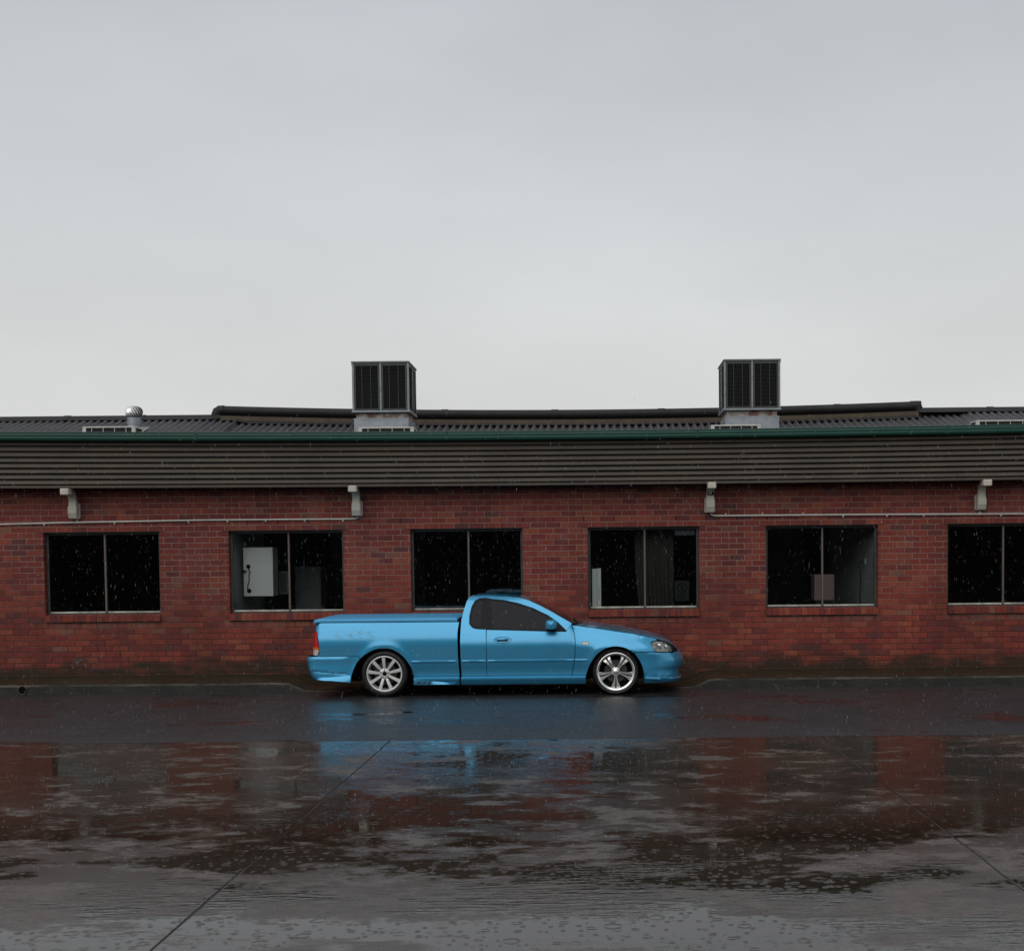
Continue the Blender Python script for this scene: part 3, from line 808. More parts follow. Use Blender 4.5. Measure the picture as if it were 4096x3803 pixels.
# ------------------------------------------------------------------ evaporative coolers on the roof
def cooler(x0, x1, z0, z1, label):
    yF = 5.0; D = 1.12; w = x1 - x0; h = z1 - z0
    c = empty('evaporative_cooler', (x0, yF, z0)); tag(c, label, 'rooftop cooler', 'evaporative coolers on the roof')
    B = lambda *a: MB().box(*a)
    t = 0.034
    for X in (0, w - t):
        for Y in (0, D - t): MB().box(X, X + t, Y, Y + t, 0, h - 0.029).build('corner_post', M_POST, c)
    bar = lambda *a: MB().box(*a).build('centre_post', M_POST, c)
    for X in (w / 2 - t / 2,):
        bar(X, X + t, -0.006, 0.03, 0.012, h - 0.032); bar(X, X + t, D - 0.03, D + 0.006, 0.012, h - 0.032)
    for Y in (D / 2 - t / 2,):
        bar(-0.006, 0.03, Y, Y + t, 0.012, h - 0.032); bar(w - 0.03, w + 0.006, Y, Y + t, 0.012, h - 0.032)
    pass
    lid = MB(); lid.bbox(-0.012, w + 0.012, -0.012, D + 0.012, h - 0.030, h + 0.006, 0.006); lid.build('lid', M_GALVD, c)
    tray = MB(); tray.bbox(-0.014, w + 0.014, -0.014, D + 0.014, -0.022, 0.010, 0.005); tray.build('tray', M_GALV, c)
    # louvred pads, two on each face
    def pad(mapf, u0, u1):
        p = MB()
        zlo, zhi = 0.045, h - 0.075
        a0, a1 = u0 + 0.008, u1 - 0.008
        # frame of the pad
        def bx(ua, ub, da, db_, za, zb_):
            q = [mapf(u, d) for u, d in ((ua, da), (ub, da), (ub, db_), (ua, db_))]
            p.add([(x, y, za) for x, y in q] + [(x, y, zb_) for x, y in q], [(0, 3, 2, 1), (4, 5, 6, 7), (0, 1, 5, 4), (1, 2, 6, 5), (2, 3, 7, 6), (3, 0, 4, 7)])
        bx(a0, a0 + 0.022, 0.004, 0.03, 0.012, h - 0.034); bx(a1 - 0.022, a1, 0.004, 0.03, 0.012, h - 0.034)
        bx(a0 + 0.023, a1 - 0.023, 0.004, 0.03, zhi, h - 0.034); bx(a0 + 0.023, a1 - 0.023, 0.004, 0.03, 0.012, zlo)
        po = p.build('pad_frame', M_STIFF, c)
        s = MB(); n = 32
        for k in range(n):
            za = zlo + (zhi - zlo) * k / n; zb_ = za + (zhi - zlo) / n
            q0 = [mapf(u, 0.010) for u in (a0 + 0.023, a1 - 0.023)]; q1 = [mapf(u, 0.030) for u in (a0 + 0.023, a1 - 0.023)]
            s.add([(*q0[0], za + 0.002), (*q0[1], za + 0.002), (*q1[1], zb_), (*q1[0], zb_)], [(0, 1, 2, 3)])
        q = [mapf(u, 0.034) for u in (a0, a1)]
        s.add([(*q[0], 0.02), (*q[1], 0.02), (*q[1], h - 0.05), (*q[0], h - 0.05)], [(0, 1, 2, 3)])
        so = s.build('louvre', M_LOUVRE, po)
        st = MB()
        for f in (0.30, 0.66):
            u = a0 + (a1 - a0) * f
            q = [mapf(u + du, dd) for du, dd in ((-0.004, 0.006), (0.004, 0.006), (0.004, 0.0095), (-0.004, 0.0095))]
            st.add([(x, y, zlo) for x, y in q] + [(x, y, zhi) for x, y in q], [(0, 1, 5, 4), (1, 2, 6, 5), (2, 3, 7, 6), (3, 0, 4, 7)])
        st.build('stiffener', M_STIFF, po)
    e_ = t + 0.001
    for (u0, u1) in ((e_, w / 2 - t / 2), (w / 2 + t / 2, w - e_)):
        pad(lambda u, d: (u, d), u0, u1); pad(lambda u, d: (u, D - d), u0, u1)
    for (u0, u1) in ((e_, D / 2 - t / 2), (D / 2 + t / 2, D - e_)):
        pad(lambda u, d: (d, u), u0, u1); pad(lambda u, d: (w - d, u), u0, u1)
    nk = MB(); nk.box(0.055, w - 0.055, 0.08, D - 0.08, -0.135, -0.022); nk.build('neck', M_RUST, c)
    pl = MB()
    zb = lambda y: RZ - RT * (RY - (yF + y)) - z0 - 0.05
    y0, y1 = 0.02, D - 0.02
    X0, X1 = 0.022, w - 0.022
    pl.add([(X0, y0, -0.13), (X1, y0, -0.13), (X1, y1, -0.13), (X0, y1, -0.13), (X0, y0, zb(y0)), (X1, y0, zb(y0)), (X1, y1, zb(y1)), (X0, y1, zb(y1))],
           [(0, 1, 2, 3), (0, 4, 5, 1), (1, 5, 6, 2), (2, 6, 7, 3), (3, 7, 4, 0)])
    pl.box(X0 - 0.006, X1 + 0.006, y0 - 0.006, y0 - 0.0005, -0.150, -0.128)
    pl.build('plinth', M_GALV, c)
    cl_ = MB()
    for k in range(6):
        cl_.box(w + 0.002, w + 0.03, 0.1 + k * 0.18, 0.13 + k * 0.18, h - 0.045, h - 0.0305)
        cl_.box(-0.03, -0.002, 0.1 + k * 0.18, 0.13 + k * 0.18, h - 0.045, h - 0.0305)
    cl_.build('clip', M_GALVD, c)
    return c
cooler(-4.335, -3.300, 4.522, 5.420, 'louvred rooftop cooler over the truck tray, roof ridge on both sides of it')
cooler(2.440, 3.466, 4.497, 5.392, 'louvred rooftop cooler above the lamp bracket that carries a black plate')
for q in [o for o in COL.objects if o.name.startswith('evaporative_cooler')]: q['group'] = 'evaporative coolers on the roof'

# ------------------------------------------------------------------ condensers behind the parapet
def condenser(x0, x1, zt, label):
    w = x1 - x0; D = 0.40; h = zt - 3.20
    c = empty('air_conditioner', (x0, 0.10, 3.20)); tag(c, label, 'air conditioner', 'air conditioners behind the parapet')
    b = MB(); p = 0.052
    b.bbox(0, w, 0, D, h - 0.022, h, 0.006)
    b.box(0, p, 0, p, 0, h - 0.021); b.box(w - p, w, 0, p, 0, h - 0.021); b.box(0, 0.03, D - 0.05, D, 0, h - 0.021); b.box(w - 0.03, w, D - 0.05, D, 0, h - 0.021)
    b.box(0, w, 0, D, 0, 0.05)
    b.build('casing', M_CONDENSER, c)
    k = MB(); k.box(p, w - p, 0.012, 0.03, 0.051, h - 0.0215); k.box(0.012, 0.03, p, D - 0.05, 0.051, h - 0.0215); k.box(w - 0.03, w - 0.012, p, D - 0.05, 0.051, h - 0.0215)
    k.build('coil', M_LOUVRE, c)
    r = MB()
    for i in range(1, 5): r.box(p + (w - 2 * p) * (i - 0.5) / 4 - 0.004, p + (w - 2 * p) * (i - 0.5) / 4 + 0.004, 0.002, 0.0115, 0.051, h - 0.023)
    r.build('guard_wire', M_CONDENSER, c)
condenser(-7.585, -6.80, 3.852, 'white air conditioner below the spinning roof ventilator')
condenser(-3.465, -2.64, 3.802, 'white air conditioner in front of the cooler over the truck tray')
condenser(1.80, 2.545, 3.786, 'white air conditioner in front of the cooler above the plated lamp bracket')
condenser(5.76, 6.60, 3.817, 'white air conditioner past the end of the raised roof ridge')

# ------------------------------------------------------------------ turbine ventilator
TVZ = 0
tv = empty('turbine_ventilator', (-8.875, 6.8, RZ - RT * 1.2)); tag(tv, 'shiny silver spinning ball ventilator on the dark corrugated roof', 'roof ventilator')
zz0 = 4.60 - (RZ - RT * 1.2)
MB().lathe([(0.125, -0.02), (0.123, zz0 * 0.5), (0.130, zz0 * 0.52), (0.128, zz0 + 0.02)], 28).build('neck', M_GALV, tv)
ball = MB(); nb = 18
for k in range(nb):
    a = 2 * math.pi * k / nb; rows = []
    for j in range(9):
        ph = math.pi * (0.06 + 0.88 * j / 8)
        row = []
        for q in range(3):
            aa = a + (q / 2) * 2 * math.pi / nb * 0.80 + 0.45 * math.cos(ph)
            rr = 0.172 - 0.020 * (q / 2)
            row.append((rr * math.sin(ph) ** 0.7 * math.cos(aa), rr * math.sin(ph) ** 0.7 * math.sin(aa), zz0 + 0.13 - 0.112 * math.cos(ph)))
        rows.append(row)
    ball.grid(rows, True)
ball.build('vanes', M_CHROME, tv, fix=False)
MB().lathe([(0.118 * math.sin(math.pi * k / 10) ** 0.7 + 0.0005, zz0 + 0.13 - 0.10 * math.cos(math.pi * k / 10)) for k in range(11)], 24).build('dark_gap_core', M_BLACK, tv)  # black ball added so the gaps between the vanes look dark
MB().lathe([(0.0005, zz0 + 0.247), (0.05, zz0 + 0.244), (0.062, zz0 + 0.236)], 24).build('cap', M_CHROME, tv)
MB().add([(-0.24, -0.25, -0.25 * RT + 0.034), (0.24, -0.25, -0.25 * RT + 0.034), (0.24, 0.25, 0.25 * RT + 0.034), (-0.24, 0.25, 0.25 * RT + 0.034)], [(0, 1, 2, 3)]).build('flashing', M_GALV, tv)

# ------------------------------------------------------------------ lamp brackets and conduit on the wall
def wall_bracket(x, plate, label):
    c = empty('lamp_bracket', (x, -0.006, 2.47)); tag(c, label, 'wall bracket', 'pale brackets under the parapet')
    w = 0.067
    # rounded backplate
    poly = []
    for cx, cz, a0 in ((0.045, 0.205, 0), (-0.045, 0.205, 90), (-0.045, 0.035, 180), (0.045, 0.035, 270)):
        for k in range(5):
            t = math.radians(a0 + 22.5 * k); poly.append((cx + 0.035 * math.cos(t), cz + 0.035 * math.sin(t)))
    MB().prism(poly, -0.018, 0.0).build('backplate', M_OFFWHITE, c)
    # body and arm as one swept box section: (y out, z, half-thickness)
    st = [(-0.045, 0.020, 0.028, w * 0.92), (-0.065, 0.035, 0.048, w * 0.98), (-0.080, 0.10, 0.062, w), (-0.082, 0.165, 0.060, w), (-0.078, 0.215, 0.044, w * 0.86), (-0.085, 0.27, 0.036, w * 0.82), (-0.105, 0.325, 0.036, w * 0.80),
          (-0.145, 0.372, 0.038, w * 0.80), (-0.205, 0.402, 0.040, w * 0.80), (-0.29, 0.412, 0.040, w * 0.80)]
    b = MB(); rows = []
    for i, (y, z, hh, ww) in enumerate(st):
        p0 = st[max(i - 1, 0)]; p1 = st[min(i + 1, len(st) - 1)]
        d = Vector((p1[0] - p0[0], p1[1] - p0[1])).normalized(); nrm = Vector((-d.y, d.x))
        ring = []
        for u, v in ((-1, -0.8), (-0.85, -1), (0.85, -1), (1, -0.8), (1, 0.8), (0.85, 1), (-0.85, 1), (-1, 0.8), (-1, -0.8)):
            ring.append((u * ww, y + nrm.x * hh * v, z + nrm.y * hh * v))
        rows.append(ring)
    b.grid(rows, False)
    b.f.append(list(range(8))); b.f.append([(len(rows) - 1) * 9 + k for k in range(8)]); b.sm += [False, False]
    b.build('arm', M_OFFWHITE, c)
    h = MB(); h.bbox(-0.062, 0.062, -0.45, -0.292, 0.345, 0.440, 0.012); h.build('head', M_OFFWHITE, c)
    if plate:
        pl = MB().box(-0.046, 0.046, -0.147, -0.142, 0.262, 0.336).build('number_plate', M_BLACK, c)
        g_ = MB()
        for a in ((-0.026, -0.018, 0.285, 0.322), (-0.004, 0.004, 0.296, 0.322), (0.014, 0.022, 0.285, 0.322), (-0.026, 0.022, 0.285, 0.292), (-0.022, 0.018, 0.272, 0.279)):
            g_.box(a[0], a[1], -0.1495, -0.1475, a[2], a[3])
        g_.build('glyph', M_OFFWHITE, pl)
wall_bracket(-7.69, False, 'pale lamp bracket near the drain end, its conduit stub running straight down')
wall_bracket(-3.485, False, 'pale lamp bracket where the left conduit run ends in an elbow')
wall_bracket(1.765, True, 'pale lamp bracket with a small black plate on its arm')
wall_bracket(5.79, False, 'pale lamp bracket above the gap before the last black window')
def conduit(pts, clips, stub, label):
    p0 = pts[0]
    c = empty('conduit', p0); tag(c, label, 'conduit', 'grey conduit runs on the brick wall')
    rel = lambda p: (p[0] - p0[0], p[1] - p0[1], p[2] - p0[2])
    MB().tube([rel(p) for p in pts], 0.0125, 8).build('pipe', M_PIPE, c)
    if stub:
        MB().tube([rel((stub[0], -0.022, stub[1])), rel((stub[0], -0.022, 2.48))], 0.0125, 8).build('riser', M_PIPE, c)
        MB().tube([rel((stub[0] - 0.035, -0.022, stub[1])), rel((stub[0] + 0.035, -0.022, stub[1]))], 0.018, 8).build('tee', M_PIPE, c)
    for x, z, up in clips:
        b = MB(); dz = 0.026 if up else -0.026
        b.lathe([(0.0005, -0.016), (0.011, -0.013), (0.013, 0.0), (0.013, 0.02)], 10, 'Y', rel((x, -0.022, z + dz)))
        b.box(x - p0[0] - 0.008, x - p0[0] + 0.008, -0.016, -0.0125, z - p0[2] + min(dz, 0), z - p0[2] + max(dz, 0))
        b.build('saddle', M_OFFWHITE, c)
zl = lambda x: lerp_tab([(-12, 2.38), (-8.8, 2.407), (-7.69, 2.424), (-5.8, 2.441), (-3.5, 2.437)], x)
conduit([(x, -0.022, zl(x)) for x in (-11.9, -8.8, -7.69, -6.5, -5.8, -4.6, -3.56)] + [(-3.51, -0.022, 2.442), (-3.475, -0.022, 2.458), (-3.462, -0.022, 2.485)],
        [(q, zl(q), False) for q in (-8.15, -7.1, -6.0, -5.42, -4.85, -4.27, -3.70)], (-7.66, 2.424), 'grey conduit run passing over the window with the white cupboard')
zr = lambda x: lerp_tab([(1.8, 2.430), (3.85, 2.427), (6.44, 2.415), (10.5, 2.40)], x)
conduit([(1.778, -0.022, 2.48), (1.785, -0.022, 2.452), (1.812, -0.022, 2.435), (1.86, -0.022, 2.430)] + [(x, -0.022, zr(x)) for x in (2.6, 3.85, 5.0, 5.785, 6.44, 8.0, 10.4)],
        [(2.0, zr(2), True), (2.55, zr(2.5), True), (3.15, zr(3.1), True), (3.75, zr(3.7), False), (4.4, zr(4.4), False), (4.95, zr(5), False), (6.1, zr(6.1), False), (6.9, zr(6.9), False)],
        (5.785, 2.419), 'grey conduit run starting at the bracket with the black plate')

# ------------------------------------------------------------------ things seen through the windows
def thing(name, loc, label, cat):
    return tag(empty(name, loc), label, cat)
c = thing('wall_cupboard', (-5.318, 0.48, 1.287), 'white boxy wall cupboard with a dangling cord behind window glass', 'cupboard')
MB().bbox(0, 0.45, 0, 0.36, 0, 0.745, 0.006).build('casing', M_WHITEGOODS, c)
MB().box(0.12, 0.435, -0.006, -0.0005, 0.50, 0.69).build('upper_panel', mk_mat('dull_white_panel', (0.80, 0.81, 0.81), 0.5), c)
MB().tube([(0.075, -0.02, 0.445), (0.09, -0.03, 0.40), (0.11, -0.03, 0.37), (0.085, -0.02, 0.33), (0.09, -0.02, 0.25), (0.065, -0.02, 0.17), (0.06, -0.02, 0.11)], 0.006, 6).build('cord', M_BLACK, c)
MB().lathe([(0.0005, -0.03), (0.03, -0.02), (0.03, -0.001)], 14, 'Y', (0.078, 0, 0.455)).build('socket', M_BLACK, c)
MB().lathe([(0.0005, -0.03), (0.032, -0.02), (0.032, -0.001)], 14, 'Y', (0.082, 0, 0.085)).build('plug', M_BLACK, c)
MB().box(-0.03, 0.05, -0.06, -0.02, 0.375, 0.395).build('tap', M_BLACK, c)
c = thing('meter_box', (-4.93, 1.2, 1.30), 'small grey box beside the white cupboard inside the room', 'box')
MB().bbox(0, 0.14, 0, 0.25, 0, 0.36, 0.005).build('casing', M_GREYBOX, c)
MB().box(0.02, 0.12, -0.006, -0.0005, 0.03, 0.33).build('door', mk_mat('grey_box_door', (0.10, 0.105, 0.11), 0.5), c)
c = thing('filing_cabinet', (-4.86, 2.1, 0.301), 'dim grey filing cabinet standing deeper in the cupboard room', 'cabinet')
MB().bbox(0, 0.42, 0, 0.5, 0, 1.42, 0.006).build('casing', M_GREYBOX, c)
for k in range(4): MB().bbox(0.02, 0.40, -0.012, -0.0005, 0.03 + k * 0.345, 0.355 + k * 0.345, 0.004).build('drawer', M_GREYBOX, c)
c = thing('white_panel', (0.0, 0.20, 0.98), 'narrow white folded panel standing inside the curtained window', 'panel')
MB().bbox(0, 0.072, 0, 0.03, 0, 0.68, 0.003).build('leaf', M_WHITEGOODS, c)
MB().bbox(0.076, 0.136, 0.004, 0.034, 0, 0.685, 0.003).build('leaf', M_WHITEGOODS, c)
MB().box(0.10, 0.106, -0.004, 0.0035, 0.22, 0.42).build('handle', M_GREYBOX, c)
MB().box(-0.001, 0.137, -0.0, 0.036, -0.01, -0.001).build('foot', M_GREYBOX, c)
b = MB(); rows = []
for k in range(31):
    x = 0.65 + 0.60 * k / 30
    rows.append([(x + (0.10 if z < 1.7 else 0.0) * (1.7 - z) * (1 - k / 30), 0.45 + 0.022 * math.sin(k * 1.25) + 0.01 * math.sin(k * 3.1 + z * 2), z) for z in (0.95, 1.2, 1.5, 1.8, 2.1, 2.35)])
b.grid(rows, True)
tag(b.build('curtain', M_CURTAIN), 'dark olive curtain hanging behind the middle of a window', 'curtain')
c = thing('poster', (1.245, 0.132, 1.165), 'dark poster with a crossed walking figure in the window corner', 'poster')
MB().box(0, 0.215, 0, 0.002, 0, 0.30).build('sheet', M_POSTER, c)
def flatbar(b, x0, z0, x1, z1, w):
    d = Vector((x1 - x0, z1 - z0)).normalized(); n = Vector((-d.y, d.x)) * w / 2
    b.prism([(x0 + n.x, z0 + n.y), (x1 + n.x, z1 + n.y), (x1 - n.x, z1 - n.y), (x0 - n.x, z0 - n.y)], -0.002, -0.0005)
rg = MB().lathe([(0.076, -0.0005), (0.076, -0.002), (0.062, -0.002), (0.062, -0.0005)], 32, 'Y', (0.108, 0, 0.195))
rg.build('ring', M_INK, c)
fg = MB(); fg.lathe([(0.0005, -0.002), (0.010, -0.002), (0.010, -0.0005)], 12, 'Y', (0.108, 0, 0.240))
flatbar(fg, 0.108, 0.226, 0.106, 0.192, 0.016); flatbar(fg, 0.106, 0.194, 0.088, 0.150, 0.009); flatbar(fg, 0.107, 0.194, 0.122, 0.152, 0.009)
flatbar(fg, 0.112, 0.222, 0.130, 0.198, 0.007); flatbar(fg, 0.104, 0.222, 0.090, 0.196, 0.007)
fg.build('figure', M_INK, c)
sl = MB(); flatbar(sl, 0.062, 0.241, 0.154, 0.149, 0.010); sl.v = [(x, y - 0.0016, z) for x, y, z in sl.v]; sl.build('slash', M_INK, c)
tx = MB()
for k in range(4): flatbar(tx, 0.03, 0.095 - k * 0.022, 0.18 - 0.02 * (k % 2), 0.095 - k * 0.022, 0.009)
tx.build('text_line', M_INK, c)
tag(MB().box(1.25, 1.55, 0.131, 0.133, 2.15, 2.222).build('notice', mk_mat('bluish_notice', (0.055, 0.06, 0.075), 0.6)), 'narrow bluish notice at the top corner of the curtained window', 'notice')
c = thing('cardboard_box', (3.45, 0.85, 1.13), 'pinkish brown box on a stand inside the room', 'box')
MB().bbox(0, 0.31, 0, 0.35, 0, 0.40, 0.005).build('carton', M_PINKBOX, c)
MB().box(0.02, 0.29, 0.02, 0.33, -0.828, -0.001).build('stand', M_ROOM, c)
c = thing('wall_socket', (4.284, 1.05, 1.72), 'small wall socket with a hanging cord on grey wall', 'socket')
MB().bbox(-0.02, 0, -0.045, 0.045, -0.05, 0.06, 0.004).build('faceplate', M_WHITEGOODS, c)
MB().tube([(-0.03, 0.0, 0.0), (-0.06, 0.10, -0.01), (-0.05, 0.25, -0.06), (-0.03, 0.30, -0.25), (-0.03, 0.34, -0.7)], 0.007, 6).build('cord', M_BLACK, c)

# ------------------------------------------------------------------ shed added out of view, keeps the reflections in the window panes dark
sd_ = empty('added_shed', (0, -40, 0)); tag(sd_, 'long dark shed added unseen behind the viewer to darken the window panes', 'shed')
M_SHED = mk_mat('dark_shed_steel', (0.030, 0.031, 0.033), 0.6, var=(1.0, (0.022, 0.022, 0.023)))
b = MB(); pts = []
xq = -34.0; row0, row1 = [], []
while xq < 34:
    for dx, dy in ((0, 0), (0.12, 0), (0.15, 0.03), (0.27, 0.03), (0.30, 0.0)):
        row0.append((xq + dx, dy, -0.3)); row1.append((xq + dx, dy, 5.0))
    xq += 0.30
b.grid([row0, row1], False).build('wall', M_SHED, sd_)
MB().add([(-35, 0.5, 4.95), (35, 0.5, 4.95), (35, -9, 6.6), (-35, -9, 6.6)], [(0, 1, 2, 3)]).build('roof', M_SHED, sd_)
for x in (-9, 7): MB().box(x - 2, x + 2, 0.05, 0.12, -0.3, 4.0).build('roller_door', mk_mat('shed_door', (0.05, 0.05, 0.052), 0.5), sd_)
# ------------------------------------------------------------------ blue utility truck
M_PAINT = bpy.data.materials.new('blue_metallic_paint'); M_PAINT.use_nodes = True
b = NB(M_PAINT); p = b.n['Principled BSDF']
g = b.new('ShaderNodeNewGeometry')
dirt = b.rng(b.noise(g.outputs['Position'], 3.0, 5, 0.65), 0.35, 0.7, 0, 0.35)
tco = b.new('ShaderNodeTexCoord'); so = b.new('ShaderNodeSeparateXYZ'); b.L.new(tco.outputs['Object'], so.inputs[0])
bx_ = lambda v, a, c, e: b.math('MULTIPLY', b.rng(v, a - e, a + e, 0, 1, True), b.rng(v, c - e, c + e, 1, 0, True))
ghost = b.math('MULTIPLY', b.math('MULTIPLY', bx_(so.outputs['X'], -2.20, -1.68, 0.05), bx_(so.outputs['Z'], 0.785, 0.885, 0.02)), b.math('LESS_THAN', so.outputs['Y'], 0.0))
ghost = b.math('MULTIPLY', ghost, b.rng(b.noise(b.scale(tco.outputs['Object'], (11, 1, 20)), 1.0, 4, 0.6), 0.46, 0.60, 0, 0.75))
run = b.math('MULTIPLY', b.rng(b.noise(b.scale(tco.outputs['Object'], (60, 60, 3.0)), 1.0, 3), 0.52, 0.70, 0, 0.5), b.rng(b.noise(b.scale(tco.outputs['Object'], (2.2, 2.2, 2.2)), 1.0, 2), 0.42, 0.62, 0, 1))
pc = b.mix(dirt, (0.034, 0.315, 0.560), (0.042, 0.290, 0.500))
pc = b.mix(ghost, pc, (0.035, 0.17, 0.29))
b.L.new(b.mix(b.math('MULTIPLY', run, 0.45), pc, (0.16, 0.36, 0.50)), p.inputs['Base Color'])
p.inputs['Metallic'].default_value = 0.55
p.inputs['Roughness'].default_value = 0.32
p.inputs['Coat Weight'].default_value = 0.9
b.L.new(b.rng(b.noise(g.outputs['Position'], 160, 2), 0.3, 0.7, 0.03, 0.09), p.inputs['Coat Roughness'])
bp = b.new('ShaderNodeBump'); bp.inputs['Strength'].default_value = 0.05; bp.inputs['Distance'].default_value = 0.002
b.L.new(b.noise(g.outputs['Position'], 220, 2), bp.inputs['Height']); b.L.new(bp.outputs[0], p.inputs['Coat Normal'])
M_TINT = mk_mat('tinted_glass', (0.006, 0.007, 0.010), 0.05, spec=0.16)
M_LID = mk_mat('blue_lid_paint', (0.075, 0.33, 0.58), 0.5, metal=0.2, spec=0.3)
M_TRIM = mk_mat('black_trim', (0.008, 0.008, 0.010), 0.5, spec=0.15)
M_SEAL = mk_mat('rubber_seal', (0.006, 0.006, 0.006), 0.7, spec=0.2)
M_TYRE = mk_mat('wet_tyre_rubber', (0.010, 0.010, 0.011), 0.5, spec=0.35, bump=(90, 0.2))
M_ALLOY = mk_mat('silver_alloy', (0.72, 0.72, 0.70), 0.35, metal=0.45, var=(25, (0.62, 0.62, 0.60), 0.2))
M_POLISH = mk_mat('polished_alloy', (0.76, 0.75, 0.73), 0.22, metal=0.9)
M_DISC = mk_mat('brake_steel', (0.07, 0.07, 0.07), 0.45, metal=0.8)
M_UNDER = mk_mat('dark_underbody', (0.006, 0.006, 0.006), 0.9, spec=0.1)
M_RED = mk_mat('red_lens', (0.46, 0.006, 0.010), 0.25, spec=0.3)
M_AMBER = mk_mat('amber_lens', (0.62, 0.13, 0.010), 0.25, spec=0.3)
M_WLENS = mk_mat('white_lens', (0.55, 0.50, 0.46), 0.15, coat=1.0)
M_CREAM = mk_mat('cream_lens', (0.70, 0.66, 0.48), 0.2, coat=1.0)
M_REFL = mk_mat('lamp_reflector', (0.62, 0.62, 0.60), 0.35, metal=0.25, var=(14, (0.24, 0.24, 0.23), 0.08))
M_DECAL = mk_mat('black_decal', (0.010, 0.012, 0.014), 0.4)

truck = empty('utility_truck', (-1.237, -1.52, 0.0))
tag(truck, 'blue lowered utility truck with covered tray parked along the brick wall', 'utility truck')

WID = 0.93
XCF, NF, LF = 1.70, 3.0, 1.45
XCR, NR, LR = -2.25, 6.0, 1.15
SF, SR = XCF + LF, XCR - LR
xf_tab = [(0.14, 2.43), (0.165, 2.455), (0.185, 2.47), (0.215, 2.445), (0.32, 2.447), (0.36, 2.482), (0.44, 2.495), (0.49, 2.475), (0.56, 2.43), (0.62, 2.395), (0.68, 2.37), (0.80, 2.36)]
xr_tab = [(0.19, -2.47), (0.25, -2.55), (0.30, -2.575), (0.36, -2.60), (0.43, -2.615), (0.50, -2.625), (0.545, -2.625), (0.556, -2.60), (0.562, -2.535), (0.60, -2.53), (0.90, -2.505), (1.0, -2.49)]
hood_tab = [(0.90, 0.962), (0.98, 0.950), (1.09, 0.932), (1.38, 0.888), (1.72, 0.833), (2.0, 0.776), (2.15, 0.735), (2.25, 0.695), (2.33, 0.650), (2.375, 0.606)]
hood = lambda x: curve_tab(hood_tab, x)
crease = lambda x: hood(x) - 0.020


def ledge(x):
    if x < -1.5: return lerp_tab([(-2.6, 0.362), (-2.0, 0.310)], x)
    if x < 1.5: return 0.266
    return lerp_tab([(1.9, 0.250), (2.3, 0.225)], x)


up_bed = [(0.45, 0.016), (0.60, 0.005), (0.70, 0.0), (0.77, 0.004), (0.85, 0.020), (0.92, 0.038), (0.97, 0.052), (1.01, 0.066)]
up_cab = [(0.45, 0.016), (0.58, 0.005), (0.66, 0.0), (0.72, 0.005), (0.80, 0.024), (0.86, 0.046), (0.90, 0.064), (1.0, 0.118), (1.1, 0.172), (1.2, 0.232), (1.27, 0.285), (1.30, 0.318), (1.33, 0.372), (1.345, 0.43)]
up_fen = [(0.45, 0.016), (0.58, 0.005), (0.66, 0.0), (0.72, 0.006), (0.80, 0.030), (0.86, 0.060), (0.90, 0.085), (0.93, 0.112)]
sm = lambda t: 0 if t <= 0 else 1 if t >= 1 else t * t * (3 - 2 * t)


def inset(x, z):
    L = ledge(x); st_ = 0.044 if -1.6 < x < 1.6 else 0.009
    if z < L:
        base = curve_tab([(0.13, 0.075), (0.165, 0.040), (0.20, 0.020), (L - 0.035, 0.004), (L - 0.014, 0.006), (L, st_)], z)
        return base
    lo = curve_tab([(L, st_), (L + 0.02, st_ + 0.002), (0.45, 0.016)], z) if z < 0.45 else None
    if lo is not None: v = lo
    else:
        bed, cab = curve_tab(up_bed, z), curve_tab(up_cab, z)
        if x < -0.54: v = bed
        elif x < 0.9: v = cab
        else:
            ze = z + (0.945 - crease(x)) * sm((z - 0.45) / 0.30)
            fen = curve_tab(up_fen, ze)
            v = cab + (fen - cab) * sm((x - 0.9) / 0.12)
    for wx_ in (-1.543, 1.543):          # soft flare round the wheel openings
        r = math.hypot(x - wx_, z - 0.308)
        v -= 0.013 * math.exp(-((r - 0.37) / 0.05) ** 2) * (1 if z > 0.27 else 0.3)
    if x < -1.9 and z < 0.548: v -= 0.012 * sm((-1.9 - x) / 0.25) * sm((0.548 - z) / 0.012)
    if x > 1.85 and z < 0.565: v -= 0.008 * sm((x - 1.85) / 0.2) * sm((0.565 - z) / 0.012)
    return v


def surf(s, z, d=0.0):
    """point of the body side surface, near side is -y; s runs on round the nose and tail; d = depth under the skin"""
    flip = -1
    if s > SF: s = 2 * SF - s; flip = 1
    if s < SR: s = 2 * SR - s; flip = 1
    if s > XCF:
        ph = (s - XCF) / LF * math.pi / 2
        a = lerp_tab(xf_tab, z) - XCF - d
        cx, sx_ = max(math.cos(ph), 0) ** (2 / NF), max(math.sin(ph), 0) ** (2 / NF)
        x = XCF + a * sx_
        y = (WID - inset(min(x, 2.35), z) - d) * cx
    elif s < XCR:
        ph = (XCR - s) / LR * math.pi / 2
        a = XCR - lerp_tab(xr_tab, z) - d
        cx, sx_ = max(math.cos(ph), 0) ** (2 / NR), max(math.sin(ph), 0) ** (2 / NR)
        x = XCR - a * sx_
        y = (WID - inset(max(x, -2.5), z) - d) * cx
    else:
        x = s; y = WID - inset(x, z) - d
    return (x, flip * y, z)


def s_of(x, z):
    if x > XCF:
        r = min((x - XCF) / (lerp_tab(xf_tab, z) - XCF), 0.9999)
        return XCF + LF * math.asin(r ** (NF / 2)) / (math.pi / 2)
    if x < XCR:
        r = min((XCR - x) / (XCR - lerp_tab(xr_tab, z)), 0.9999)
        return XCR - LR * math.asin(r ** (NR / 2)) / (math.pi / 2)
    return x


